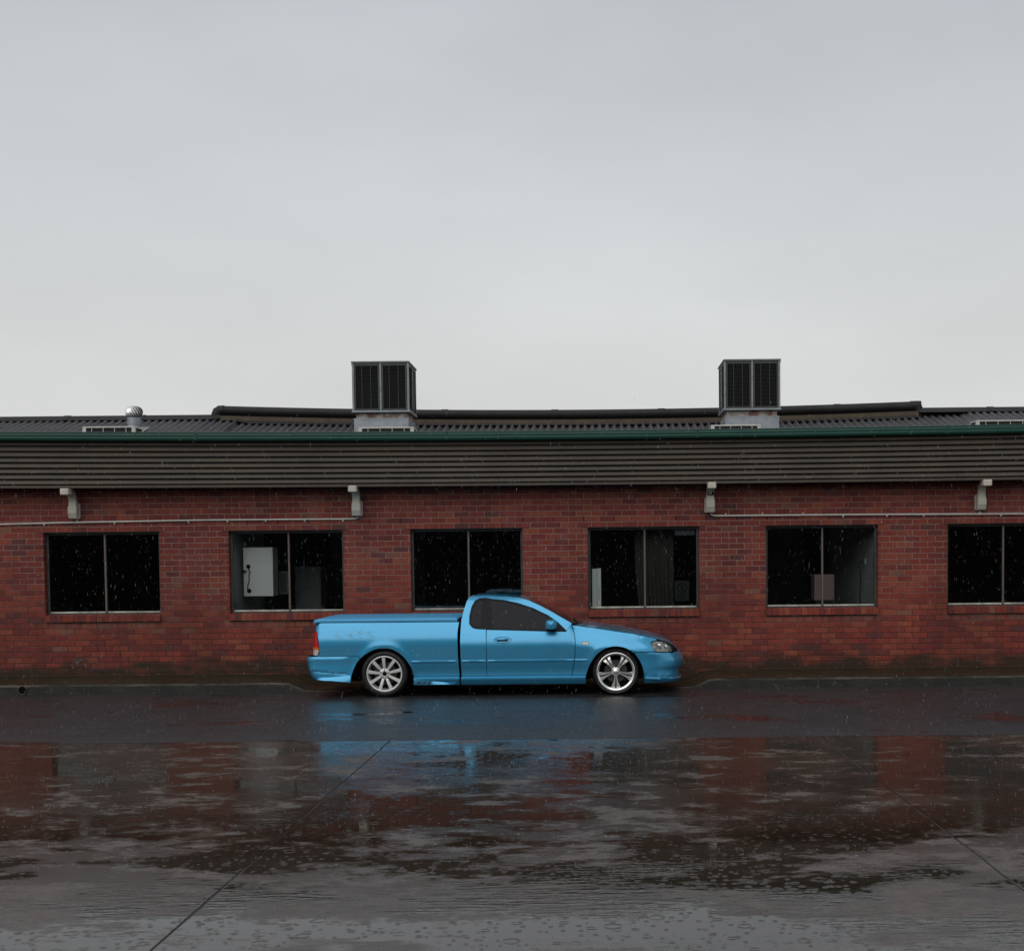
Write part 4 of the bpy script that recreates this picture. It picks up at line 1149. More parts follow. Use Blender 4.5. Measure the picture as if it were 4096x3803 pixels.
def inside(p, poly):
    x, y = p; c = False; j = len(poly) - 1
    for i in range(len(poly)):
        xi, yi = poly[i]; xj, yj = poly[j]
        if (yi > y) != (yj > y) and x < (xj - xi) * (y - yi) / (yj - yi) + xi: c = not c
        j = i
    return c


def dist_poly(p, poly):
    best = 9; n = len(poly); px, py = p
    for i in range(n):
        ax, ay = poly[i]; bx, by = poly[(i + 1) % n]
        dx, dy = bx - ax, by - ay; l = dx * dx + dy * dy
        t = 0 if l == 0 else max(0, min(1, ((px - ax) * dx + (py - ay) * dy) / l))
        q = math.hypot(px - ax - t * dx, py - ay - t * dy)
        if q < best: best = q
    return best


def resample(poly, sp):
    o = []
    n = len(poly)
    for i in range(n):
        a, c = poly[i], poly[(i + 1) % n]; L = math.hypot(c[0] - a[0], c[1] - a[1]); k = max(1, round(L / sp))
        for j in range(k): o.append((a[0] + (c[0] - a[0]) * j / k, a[1] + (c[1] - a[1]) * j / k))
    return o


def panel(name, poly, mat, parent, holes=(), sp=0.03, depth=0.0, rim=0.02, side=-1, raw=False, f=None, zs=(), lines=()):
    """a body panel: side-view polygon (x,z) triangulated, laid on the body surface and given turned-in edges"""
    fn = f or surf
    cv = (lambda q: q) if raw else (lambda q: (s_of(*q), q[1]))
    loops = [resample([cv(q) for q in poly], sp)] + [resample([cv(q) for q in h], sp) for h in holes]
    pts, edges = [], []
    for lp in loops:
        o = len(pts); pts += lp; edges += [(o + i, o + (i + 1) % len(lp)) for i in range(len(lp))]
    xs_ = [q[0] for q in loops[0]]; zs_ = [q[1] for q in loops[0]]
    x0, x1, z0, z1 = min(xs_), max(xs_), min(zs_), max(zs_)
    zl_ = [z0 + sp * (k + 0.5) for k in range(int((z1 - z0) / sp) + 1)]
    zl_ = [z for z in zl_ if all(abs(z - q) > sp * 0.35 for q in zs)] + list(zs)
    k = 0
    lpts = []
    for ln in lines:
        for a_, c_ in zip(ln, ln[1:]):
            m_ = max(1, round(math.hypot(c_[0] - a_[0], c_[1] - a_[1]) / sp))
            lpts += [(a_[0] + (c_[0] - a_[0]) * j / m_, a_[1] + (c_[1] - a_[1]) * j / m_) for j in range(m_)]
    lpts = [q for q in lpts if inside(q, loops[0]) and not any(inside(q, h) for h in loops[1:]) and min(dist_poly(q, lp) for lp in loops) > 0.004]
    pts += lpts
    for zq in zl_:
        xq = x0 + (0.5 if k % 2 else 0.25) * sp; k += 1
        while xq < x1:
            if inside((xq, zq), loops[0]) and not any(inside((xq, zq), h) for h in loops[1:]) and min(dist_poly((xq, zq), lp) for lp in loops) > sp * 0.42 and not any(abs(q[1] - zq) < sp * 0.45 and abs(q[0] - xq) < sp * 0.6 for q in lpts):
                pts.append((xq, zq))
            xq += sp
    vo, eo, fo, ov, oe, of = delaunay_2d_cdt([Vector(q) for q in pts], edges, [], 0, 1e-6)
    tris = []
    for t in fo:
        c = (sum(vo[i][0] for i in t) / len(t), sum(vo[i][1] for i in t) / len(t))
        if inside(c, loops[0]) and not any(inside(c, h) for h in loops[1:]): tris.append(list(t))
    fl = 1 if side < 0 else -1
    P3 = []
    for q in vo:
        x, y, z = fn(q[0], q[1], depth); P3.append((x, y * fl, z))
    B = MB(); B.add(P3, tris, True)
    if rim:
        cnt = {}
        for t in tris:
            for a, c in zip(t, t[1:] + t[:1]):
                kx = (min(a, c), max(a, c)); cnt[kx] = cnt.get(kx, 0) + 1
        bd = [kx for kx, n in cnt.items() if n == 1]
        vmap = {}
        for a, c in bd:
            for i in (a, c):
                if i not in vmap:
                    x, y, z = fn(vo[i][0], vo[i][1], depth + rim); vmap[i] = len(B.v); B.v.append((x, y * fl, z))
        for a, c in bd:
            B.f.append([a, c, vmap[c], vmap[a]]); B.sm.append(True)
    return B.build(name, mat, parent)


archR = [(-1.99, 0.193), (-1.975, 0.312), (-1.912, 0.458), (-1.85, 0.525), (-1.789, 0.578), (-1.668, 0.638), (-1.537, 0.655), (-1.414, 0.632), (-1.295, 0.550), (-1.203, 0.428), (-1.158, 0.308), (-1.152, 0.268)]
archF = [(1.144, 0.268), (1.152, 0.293), (1.2, 0.415), (1.295, 0.548), (1.416, 0.628), (1.55, 0.651), (1.683, 0.624), (1.790, 0.556)]
archF2 = [(1.800, 0.546), (1.882, 0.423), (1.921, 0.290), (1.929, 0.155)]
tail = [(-2.472, 0.896), (-2.439, 0.862), (-2.418, 0.742), (-2.410, 0.634), (-2.425, 0.574), (-2.459, 0.561), (-2.492, 0.565), (-2.513, 0.64), (-2.502, 0.80)]
G = 0.006
def spline(p, n=4):
    o = []
    for i in range(len(p) - 1):
        p0, p1, p2, p3 = p[max(i - 1, 0)], p[i], p[i + 1], p[min(i + 2, len(p) - 1)]
        for k in range(n):
            t = k / n
            o.append(tuple(0.5 * (2 * p1[j] + (p2[j] - p0[j]) * t + (2 * p0[j] - 5 * p1[j] + 4 * p2[j] - p3[j]) * t * t + (3 * p1[j] - p0[j] - 3 * p2[j] + p3[j]) * t ** 3) for j in (0, 1)))
    return o + [p[-1]]
archR_up = spline(archR[4:]); archR_lo = spline(archR[:4] + [(-1.868, 0.508)]); archF = spline(archF); archF2 = spline(archF2)
for sd2, nm in ((-1, 'near'), (1, 'far')):
    S = dict(side=sd2)
    tub = [(-2.466, 0.995), (-0.542, 0.990), (-0.556, 0.90), (-0.562, 0.84), (-0.560, 0.545), (-0.545, 0.300), (-0.544, 0.272)] + [(-1.152, 0.272)] + archR_up[::-1][1:] + [(-1.862, 0.520), (-1.875, 0.552), (-2.44, 0.552)] + \
          [(-2.410, 0.566), (-2.400, 0.634), (-2.408, 0.744), (-2.430, 0.868), (-2.468, 0.906)]
    tray = panel('tray_side', tub, M_PAINT, truck, **S)
    # rear bumper wing is built with the full bumper below
    cabp = [(-0.515, 0.272), (-0.522, 0.45), (-0.526, 0.73), (-0.520, 0.945), (-0.515, 1.02), (-0.488, 1.137), (-0.452, 1.262), (-0.425, 1.312), (-0.385, 1.336), (-0.18, 1.341), (0.08, 1.325), (0.26, 1.298), (0.387, 1.262), (0.54, 1.192), (0.695, 1.110), (0.83, 1.032), (0.962, 0.958),
            (0.957, 0.944), (0.888, 0.862), (0.872, 0.884), (0.765, 0.985), (0.643, 1.068), (0.443, 1.164), (0.239, 1.232), (0.037, 1.274), (-0.124, 1.289), (-0.192, 1.303), (-0.282, 1.300), (-0.345, 1.266), (-0.388, 1.183), (-0.411, 1.073), (-0.411, 0.962), (-0.369, 0.912), (-0.314, 0.893), (-0.186, 0.886),
            (-0.181, 0.70), (-0.179, 0.543), (-0.186, 0.272)]
    cabp2 = cabp
    panel('cab_side', cabp2, M_PAINT, truck, sp=0.026, **S)
    door = [(-0.174, 0.882), (0.40, 0.862), (0.665, 0.852), (0.884, 0.846), (0.948, 0.936), (0.990, 0.830), (1.003, 0.722), (0.997, 0.535), (0.982, 0.428), (0.958, 0.288), (0.950, 0.272), (-0.180, 0.272), (-0.173, 0.543), (-0.175, 0.70)]
    dr = panel('door', door, M_PAINT, truck, **S)
    fender = [(0.960, 0.938), (0.975, crease(0.975)), (1.1, crease(1.1)), (1.3, crease(1.3)), (1.5, crease(1.5)), (1.7, crease(1.7)), (1.85, crease(1.85)), (2.0, crease(2.0)), (2.09, crease(2.09)), (2.10, 0.712), (2.03, 0.707), (2.006, 0.690), (2.044, 0.608), (2.066, 0.574), (1.79, 0.578)] + archF[::-1][:-1] + [(1.148, 0.272), (0.958, 0.272), (0.966, 0.288), (0.990, 0.428), (1.005, 0.535), (1.011, 0.722), (0.998, 0.833)]
    panel('front_fender', fender, M_PAINT, truck, **S)
    for a, c, nmk in ((-1.152, -0.545, 'side_skirt'), (-0.522, 1.140, 'side_skirt')):
        sk = [(a, 0.268), (c, 0.268), (c, 0.150), (a, 0.150)]
        panel(nmk, sk, M_PAINT, truck, sp=0.016, zs=(0.262, 0.252), **S)
    # black window frame with openings, and the glass
    fr = [(0.884, 0.862), (0.868, 0.882), (0.762, 0.981), (0.640, 1.064), (0.440, 1.160), (0.238, 1.228), (0.037, 1.270), (-0.124, 1.285), (-0.192, 1.299), (-0.280, 1.296), (-0.342, 1.263), (-0.384, 1.181), (-0.407, 1.072), (-0.407, 0.964), (-0.366, 0.916), (-0.313, 0.897), (-0.18, 0.886), (0.40, 0.866), (0.665, 0.856), (0.872, 0.850)]
    qg = [(-0.383, 0.980), (-0.384, 1.075), (-0.366, 1.165), (-0.330, 1.240), (-0.285, 1.270), (-0.238, 1.276), (-0.262, 0.930), (-0.300, 0.932), (-0.350, 0.945)]
    dg = [(-0.135, 1.268), (0.035, 1.253), (0.230, 1.212), (0.425, 1.147), (0.615, 1.057), (0.655, 1.028), (0.66, 0.870), (0.40, 0.882), (-0.088, 0.900)]
    wf = panel('window_frame', fr, M_TRIM, truck, holes=[qg, dg], depth=0.006, sp=0.026, **S)
    panel('glass', qg, M_TINT, wf, depth=0.011, rim=0, **S); panel('glass', dg, M_TINT, wf, depth=0.011, rim=0, **S)
    # door handle, in a shallow surround
    hy = lambda x, z: surf(x, z)[1]
    fl = 1 if sd2 < 0 else -1
    hs = [(0.038 + 0.118 * math.cos(t * math.pi / 12) , 0.748 + 0.042 * math.sin(t * math.pi / 12)) for t in range(24)]
    panel('handle_surround', hs, M_SEAL, dr, depth=-0.0015, rim=0.004, **S)
    hs2 = [(0.038 + 0.110 * math.cos(t * math.pi / 12), 0.748 + 0.036 * math.sin(t * math.pi / 12)) for t in range(24)]
    panel('handle_cup', hs2, M_PAINT, dr, depth=-0.003, rim=0.004, **S)
    hb = MB()
    hb.tube([(x, (surf(x, 0.758)[1] - o_) * fl, 0.757) for x, o_ in ((-0.050, 0.002), (-0.035, 0.016), (0.03, 0.024), (0.095, 0.018), (0.118, 0.004))], [0.010, 0.016, 0.018, 0.016, 0.010], 10)
    hb.build('handle', M_PAINT, dr)
    MB().box(-0.030, 0.105, min(fl * (surf(0.04, 0.738)[1] - 0.0045), fl * surf(0.04, 0.738)[1]), max(fl * (surf(0.04, 0.738)[1] - 0.0045), fl * surf(0.04, 0.738)[1]), 0.728, 0.741).build('handle_shadow_strip', M_SEAL, dr)  # black strip laid on as the shadow under the grip
    # rub strips
    for a, c, par in ((-1.18, -0.590, truck), (-0.506, -0.192, truck), (-0.162, 0.984, dr), (1.002, 1.160, truck)):
        b = MB(); rows = []
        n = max(2, int((c - a) / 0.06))
        for k in range(n + 1):
            x = a + (c - a) * k / n; tp = 1 if 0 < k < n else 0.4
            zc = 0.468
            rows.append([(x, fl * (surf(x, zc + dz)[1] - o_ * tp), zc + dz) for dz, o_ in ((0.019, -0.002), (0.017, 0.006), (0.012, 0.011), (-0.006, 0.013), (-0.014, 0.009), (-0.018, -0.002))])
        b.grid(rows, True); b.build('rub_strip', M_PAINT, par)
    # lamps
    hl = [(2.012, 0.690), (2.032, 0.701), (2.10, 0.706), (2.165, 0.702), (2.24, 0.680), (2.308, 0.636), (2.338, 0.575), (2.332, 0.552), (2.285, 0.550), (2.075, 0.568), (2.052, 0.610)]
    hd = panel('headlight', hl, M_SEAL, truck, depth=0.030, rim=0, sp=0.02, **S)
    hi = [((x - 2.18) * 0.93 + 2.18, (z - 0.625) * 0.90 + 0.625) for x, z in hl]
    panel('reflector', hi, M_REFL, hd, depth=0.024, rim=0.01, sp=0.016, **S)
    panel('lens', hl, M_LENS, hd, depth=0.003, rim=0.0, sp=0.02, **S)
    for bx_, bz, br in ((2.135, 0.640, 0.030), (2.225, 0.622, 0.026)):
        q = surf(s_of(bx_, bz), bz, 0.012)
        MB().lathe([(0.0005, 0.0), (br * 0.5, -0.006), (br, -0.001), (br * 1.05, 0.006), (br, 0.014)], 18, 'Y', (q[0], q[1] * fl, q[2])).build('lamp_bowl', M_POLISH, hd)
        MB().bbox(q[0] - 0.006, q[0] + 0.006, q[1] * fl - 0.012, q[1] * fl + 0.004, q[2] - 0.016, q[2] + 0.018, 0.003).build('bulb_shade', M_CREAM, hd)
    tl = panel('tail_light', [q for q in tail if q[1] > 0.69] + [(-2.506, 0.69), (-2.413, 0.69)][::1] if False else [(-2.472, 0.896), (-2.439, 0.862), (-2.418, 0.742), (-2.4135, 0.676), (-2.510, 0.676), (-2.502, 0.80)], M_RED, truck, depth=-0.004, rim=0.02, sp=0.018, **S)
    panel('indicator_lens', [(-2.4135, 0.675), (-2.410, 0.642), (-2.513, 0.642), (-2.510, 0.675)], M_AMBER, tl, depth=-0.0035, rim=0.02, sp=0.018, **S)
    panel('reversing_lens', [(-2.410, 0.641), (-2.410, 0.634), (-2.425, 0.574), (-2.459, 0.561), (-2.492, 0.565), (-2.5125, 0.634), (-2.513, 0.641)], M_WLENS, tl, depth=-0.003, rim=0.02, sp=0.018, **S)
    panel('light_surround', [(-2.468, 0.903), (-2.433, 0.866), (-2.411, 0.742), (-2.403, 0.634), (-2.418, 0.569), (-2.459, 0.555), (-2.497, 0.559), (-2.518, 0.64), (-2.507, 0.80)], M_SEAL, tl, depth=0.006, rim=0.01, sp=0.02, **S)
    rp = panel('side_repeater', [(1.142 + 0.049 * math.cos(k * math.pi / 8), 0.694 + 0.021 * math.copysign(abs(math.sin(k * math.pi / 8)) ** 0.7, math.sin(k * math.pi / 8))) for k in range(16)], M_SEAL, truck, depth=-0.002, rim=0.004, sp=0.012, **S)
    panel('lens', [(1.142 + 0.043 * math.cos(k * math.pi / 8), 0.694 + 0.016 * math.copysign(abs(math.sin(k * math.pi / 8)) ** 0.7, math.sin(k * math.pi / 8))) for k in range(16)], M_CREAM, rp, depth=-0.007, rim=0.004, sp=0.012, **S)
    MB().lathe([(0.0005, -0.004), (0.007, -0.003), (0.008, 0.004)], 10, 'Y', (1.142, fl * (surf(1.142, 0.694)[1] - 0.008), 0.694)).build('bulb', M_AMBER, rp)
    # door mirror
    mr = MB(); rows = []
    for k in range(9):
        t = k / 8 * math.pi
        cx_ = 0.688; r_ = math.sin(t) ** 0.28 if 0 < k < 8 else 0.05
        yy = -0.985 + 0.105 * math.cos(t)
        rows.append([(cx_ + 0.078 * r_ * math.copysign(abs(math.cos(a)) ** 0.6, math.cos(a)), fl * yy, 0.948 + 0.066 * r_ * math.copysign(abs(math.sin(a)) ** 0.6, math.sin(a))) for a in [2 * math.pi * j / 18 for j in range(19)]])
    mr.grid(rows, True); mo = mr.build('mirror', M_PAINT, dr)
    MB().tube([(0.70, fl * -0.845, 0.888), (0.70, fl * -0.90, 0.890), (0.695, fl * -0.95, 0.900)], [0.040, 0.032, 0.026], 10).build('mirror_stalk', M_TRIM, mo)
    MB().bbox(0.630, 0.752, min(fl * -1.045, fl * -0.93), max(fl * -1.045, fl * -0.93), 0.876, 0.894, 0.006).build('mirror_base', M_TRIM, mo)

# splayed flares on the skirts ahead of and behind the wheels
def flare(poly, out):
    ztop = lambda x: lerp_tab(sorted([poly[0], poly[1]]), x)
    zbot = lambda x: lerp_tab(sorted([poly[3], poly[2]]), x)
    def fn(s_, z, d):
        x0_, y0_, _ = surf(s_, z, 0.0)
        xx = s_
        t = max(0.0, min(1.0, (ztop(xx) - z) / max(ztop(xx) - zbot(xx), 1e-3)))
        return (x0_, y0_ - 0.001 - out * t + d, z)
    for s2 in (-1, 1):
        panel('skirt_flare', poly, M_PAINT, truck, sp=0.016, rim=0.012, side=s2, raw=True, f=fn)
flare([(-1.150, 0.236), (-0.60, 0.176), (-0.60, 0.166), (-1.150, 0.160)], 0.034)
flare([(-2.44, 0.258), (-1.993, 0.298), (-1.993, 0.206), (-2.44, 0.246)], 0.034)
# full-width nose and tail panels run round the corners
mf = lambda s: 2 * SF - s
def wrap_front(pts): 
    a = [(s_of(x, z), z) for x, z in pts]; return a + [(mf(s), z) for s, z in a[::-1]]
bot = [(1.929, 0.150), (2.15, 0.150), (2.30, 0.150)]
nb_ = [(s_of(x, z), z) for x, z in bot]
top = [(s_of(2.335, 0.545), 0.545), (s_of(2.285, 0.543), 0.543), (s_of(2.07, 0.561), 0.561), (1.795, 0.570)]
arS = [(s_of(x, z), z) for x, z in archF2[:-1]]
top[-1] = (s_of(1.797, 0.570), 0.570)
outl = nb_ + [(mf(s), z) for s, z in nb_[::-1]] + [(mf(s), z) for s, z in arS[::-1]] + [(mf(s), z) for s, z in top[::-1]] + top + arS
sA = s_of(2.415, 0.26); 
h1 = [(sA - 0.08, 0.215), (sA + 0.10, 0.215), (sA + 0.12, 0.325), (sA - 0.05, 0.325)]
h2 = [(mf(a), z) for a, z in h1[::-1]]
h3 = [(SF - 0.42, 0.205), (SF + 0.42, 0.205), (SF + 0.40, 0.330), (SF - 0.40, 0.330)]
def ledge_lines(f_end, xa, xb, n=14):
    xs_ = [xa + (xb - xa) * k / n for k in range(n + 1)]
    o = []
    for dz in (0.02, 0.0, -0.006, -0.014, -0.035):
        near = [(s_of(x, ledge(x)), ledge(x) + dz) for x in xs_]
        o.append(near + [(2 * f_end - q, z) for q, z in near[::-1]])
    return o
fb = panel('front_bumper', outl, M_PAINT, truck, holes=[h1, h2, h3], sp=0.026, rim=0.03, raw=True, zs=(0.545, 0.555), lines=ledge_lines(SF, 1.92, 2.40))
gr = MB()
rows = [[surf(sA - 0.15 + (2 * (SF - sA) + 0.30) * i / 40, z, 0.035) for i in range(41)] for z in (0.17, 0.22, 0.27, 0.32, 0.37)]
gr.grid(rows, True); gr.build('lower_grille', M_TRIM, fb)
gs = s_of(2.33, 0.58)
rows = [[surf(gs + (2 * SF - 2 * gs) * i / 30, z, 0.02) for i in range(31)] for z in (0.535, 0.56, 0.59, 0.62)]
MB().grid(rows, True).build('grille', M_TRIM, truck)
mr_ = lambda s: 2 * SR - s
ob = [(-1.990, 0.195), (-2.15, 0.208), (-2.40, 0.235)]
nb2 = [(s_of(x, z), z) for x, z in ob]
# far half mirrored through the raw coordinate
near_up = [(-1.876, 0.546)] + archR_lo[::-1][:-1]
outl = nb2 + [(SR, 0.235)] + [(mr_(s), z) for s, z in nb2[::-1]] + [(mr_(x), z) for x, z in near_up[::-1]] + [(SR, 0.546)] + near_up
panel('rear_bumper', outl, M_PAINT, truck, sp=0.026, rim=0.03, raw=True, zs=(0.54,), lines=ledge_lines(SR, -1.98, -2.52))
tg0 = s_of(-2.498, 0.75)
panel('tailgate', [(tg0, 0.985), (mr_(tg0), 0.985), (mr_(tg0), 0.566), (tg0, 0.566)], M_PAINT, truck, sp=0.04, raw=True)
rows = [[surf(s_of(-2.44, 0.75) + (mr_(s_of(-2.44, 0.75)) - s_of(-2.44, 0.75)) * i / 40, z, dd) for i in range(41)] for z, dd in ((0.545, 0.004), (0.565, 0.012))]
MB().grid(rows, True).build('bumper_step', M_TRIM, truck)

# bonnet
rows = []
for i in range(34):
    x = 1.00 + (2.372 - 1.00) * (i / 33)
    z = hood(x); yb = abs(surf(s_of(x, z - 0.02), z - 0.02)[1]) - 0.006
    rows.append([(x, yb * v, z - 0.018 * abs(v) ** 3 + 0.008 * (sm((abs(v) - 0.45) / 0.1) * sm((0.9 - abs(v)) / 0.25))) for v in [q / 12 - 1 for q in range(25)]])
x = 2.384; rows.append([(x, abs(surf(s_of(2.36, 0.60), 0.60)[1]) * v * 0.98, 0.585) for v in [q / 12 - 1 for q in range(25)]])
MB().grid(rows, True).build('bonnet', M_PAINT, truck)
# cab top: rear window, roof, windscreen as one swept shape cut into parts
cprof = [(-0.545, 0.985), (-0.535, 1.05), (-0.510, 1.15), (-0.470, 1.25), (-0.425, 1.312), (-0.37, 1.335), (-0.19, 1.342), (0.08, 1.327), (0.26, 1.300), (0.36, 1.272), (0.47, 1.236), (0.575, 1.200), (0.766, 1.098), (0.985, 0.985), (1.10, 0.935)]
eprof = [(-0.515, 0.985), (-0.512, 1.03), (-0.488, 1.137), (-0.452, 1.262), (-0.425, 1.312), (-0.385, 1.336), (-0.18, 1.341), (0.08, 1.325), (0.26, 1.298), (0.387, 1.262), (0.47, 1.226), (0.54, 1.192), (0.695, 1.110), (0.83, 1.032), (0.968, 0.955)]
vv = [q / 10 - 1 for q in range(21)]
def cab_row(i, lift=0.0):
    (xc, zc), (xe, ze) = cprof[i], eprof[i]
    ye = WID - inset(min(xe, 0.88), ze) - 0.002
    return [(xc + (xe - xc) * abs(v) ** 2.5, ye * v, zc + (ze - zc) * abs(v) ** 3 + lift) for v in vv]
MB().grid([cab_row(i) for i in range(3, 10)], True).build('roof', M_PAINT, truck)
MB().grid([cab_row(i, 0.004 if i > 9 else 0.002) for i in range(9, 15)], True).build('windscreen', M_TINT, truck)
MB().grid([cab_row(i) for i in range(0, 4)], True).build('rear_window', M_TINT, truck)
# cowl and wiper
MB().grid([[(x, 0.80 * v, z - 0.012 * abs(v) ** 3) for v in vv] for x, z in ((0.90, 0.925), (0.98, 0.932), (1.02, 0.928))], True).build('cowl', M_TRIM, truck)
MB().tube([(1.03, -0.55, 0.955), (1.0, -0.35, 0.985), (0.985, 0.15, 0.995)], 0.008, 6).build('wiper', M_TRIM, truck)
# hard tray cover
tc_ = MB(); rows = []
outp = []
def rr(x, n=6): pass
xs2 = [-2.478, -2.470, -2.455, -2.42, -2.2, -1.8, -1.4, -1.0, -0.75, -0.60, -0.572, -0.566]
for x in xs2:
    e = 0.0 if -2.45 < x < -0.58 else (0.006 if x in (-2.455, -0.572) else 0.012)
    k = 0.875 - (0.02 if x < -2.46 else 0)
    zt = 1.046 - e; zb_ = 0.998 + e * 0.4
    rows.append([(x, v_ * (k + dk), (zt + cz if up else zb_)) for v_, dk, cz, up in ((-1, -0.03, 0, 0), (-1, 0.0, -0.045, 1), (-1, 0.004, -0.022, 1), (-1, -0.002, -0.008, 1), (-1, -0.014, 0.0, 1), (-0.5, 0, 0.003, 1), (0, 0, 0.004, 1), (0.5, 0, 0.003, 1), (1, -0.014, 0, 1), (1, -0.002, -0.008, 1), (1, 0.004, -0.022, 1), (1, 0.0, -0.045, 1), (1, -0.03, 0, 0))])
tc_.grid(rows, True)
for e in (0, len(rows) - 1):
    tc_.f.append([e * 13 + k for k in range(13)]); tc_.sm.append(False)
tc_.build('tray_cover', M_LID, truck)
MB().box(-2.44, -0.56, -0.855, 0.855, 0.960, 0.998).build('tray_seal', M_SEAL, truck)
MB().bbox(-0.560, -0.535, -0.84, 0.84, 0.97, 1.03, 0.006).build('headboard', M_TRIM, truck)
# dark core below the skin
cz_ = MB()
cz_.box(-2.46, 2.28, -0.56, 0.56, 0.19, 0.55); cz_.box(-2.40, -0.60, -0.78, 0.78, 0.66, 0.95); cz_.box(-0.50, 1.05, -0.80, 0.80, 0.19, 0.84)
cz_.box(-1.12, -0.58, -0.82, 0.82, 0.19, 0.655); cz_.box(1.06, 1.95, -0.70, 0.70, 0.66, 0.70)
cz_.box(-2.40, -2.02, -0.80, 0.80, 0.25, 0.655); cz_.box(1.96, 2.22, -0.62, 0.62, 0.2, 0.52)
cz_.box(-0.47, -0.44, -0.60, 0.60, 0.85, 1.24)
cz_.build('underbody', M_UNDER, truck)
for s_ in (-1, 1):
    for wx_ in (-1.543, 1.543):
        MB().lathe([(0.395, s_ * 0.56), (0.395, s_ * 0.895)], 20, 'Y', (wx_, 0, 0.30), a0=math.radians(-12), a1=math.radians(192)).build('wheel_liner', M_UNDER, truck)

# wheels
def wheel(x, s_, style):
    w = empty('wheel', (x, s_ * 0.905, 0.3105)); w.parent = truck
    o_ = s_                      # outward direction
    R = 0.3105; ri = 0.236 if style == 9 else 0.252
    wd = 0.225
    prof = [(ri, o_ * 0.0), (ri + 0.012, o_ * 0.010), (ri + 0.035, o_ * 0.013), (R - 0.018, o_ * 0.006), (R - 0.005, o_ * -0.008), (R, o_ * -0.03), (R, o_ * -(wd - 0.03)), (R - 0.008, o_ * -(wd - 0.01)), (ri + 0.03, o_ * -(wd + 0.008)), (ri, o_ * -wd)]
    MB().lathe(prof, 56, 'Y').build('tyre', M_TYRE, w)
    al = M_ALLOY if style == 9 else M_POLISH
    rim = MB()
    rim.lathe([(ri + 0.003, o_ * 0.004), (ri - 0.004, o_ * 0.007), (ri - 0.012, o_ * 0.004), (ri - 0.020, o_ * -0.014), (ri - 0.030, o_ * -0.06), (ri - 0.034, o_ * -0.18)], 56, 'Y')
    ro = rim.build('rim', al, w)
    MB().lathe([(ri - 0.035, o_ * -0.125), (0.0005, o_ * -0.125)], 40, 'Y').build('backing_plate', M_UNDER, ro)
    MB().lathe([(0.150, o_ * -0.10), (0.150, o_ * -0.092), (0.07, o_ * -0.092)], 40, 'Y').build('brake_disc', M_DISC, ro)
    def spoke(a, stations, nm='spoke'):
        """stations: (radius, centre angle offset as tangent metres, half width, y face, thickness)"""
        b = MB(); ca, sa = math.cos(a), math.sin(a); rows = []
        for r, t, hw, y, th in stations:
            row = []
            for u, dy in ((-1, -th), (-1, -0.004), (-0.8, 0), (0.8, 0), (1, -0.004), (1, -th)):
                tt = t + u * hw
                row.append((r * ca - tt * sa, o_ * (y + dy), r * sa + tt * ca))
            rows.append(row)
        b.grid(rows, False)
        b.build(nm, al, ro)
    if style == 9:
        for k in range(9):
            spoke(math.radians(90 + 3 + 40 * k), [(0.055, 0, 0.016, -0.020, 0.03), (0.085, 0, 0.0175, -0.012, 0.03), (0.15, 0, 0.020, -0.004, 0.03), (0.215, 0, 0.0235, 0.000, 0.03), (ri - 0.003, 0, 0.0255, 0.0015, 0.02)])
        MB().lathe([(0.072, o_ * -0.030), (0.070, o_ * -0.016), (0.064, o_ * -0.012), (0.030, o_ * -0.014), (0.0285, o_ * -0.03)], 36, 'Y').build('hub', al, ro)
        MB().lathe([(0.030, o_ * -0.028), (0.0005, o_ * -0.028)], 24, 'Y').build('centre_bore', M_BLACK, ro)
        for k in range(5):
            a = math.radians(90 + 72 * k); c_ = (0.052 * math.cos(a), 0, 0.052 * math.sin(a))
            MB().lathe([(0.0115, o_ * -0.0105), (0.0005, o_ * -0.0105)], 14, 'Y', c_).build('lug_recess', M_BLACK, ro)
            MB().lathe([(0.0065, o_ * -0.0105), (0.006, o_ * -0.004), (0.0005, o_ * -0.002)], 6, 'Y', c_, smooth=False).build('lug_nut', M_POLISH, ro)
    else:
        for k in range(5):
            a = math.radians(-90 + 72 * k)
            for sg in (-1, 1):
                spoke(a, [(0.045, sg * 0.010, 0.010, -0.030, 0.03), (0.085, sg * 0.0125, 0.009, -0.028, 0.03), (0.13, sg * 0.018, 0.012, -0.030, 0.03), (0.18, sg * 0.028, 0.019, -0.036, 0.03), (0.215, sg * 0.037, 0.026, -0.044, 0.03), (ri - 0.022, sg * 0.043, 0.031, -0.052, 0.02)])
            MB().lathe([(0.007, o_ * -0.03), (0.006, o_ * -0.024), (0.0005, o_ * -0.023)], 8, 'Y', (0.052 * math.cos(a + math.pi / 5), 0, 0.052 * math.sin(a + math.pi / 5))).build('lug_nut', M_DISC, ro)
        MB().lathe([(0.062, o_ * -0.045), (0.060, o_ * -0.030), (0.036, o_ * -0.026), (0.033, o_ * -0.010), (0.022, o_ * -0.004), (0.0005, o_ * -0.002)], 32, 'Y').build('hub_cap', al, ro)
        MB().lathe([(ri - 0.006, o_ * 0.006), (ri - 0.026, o_ * -0.006), (ri - 0.034, o_ * -0.050)], 56, 'Y').build('polished_lip', M_POLISH, ro)
    return w
for s_ in (-1, 1):
    wheel(-1.543, s_, 9); wheel(1.543, s_, 5)

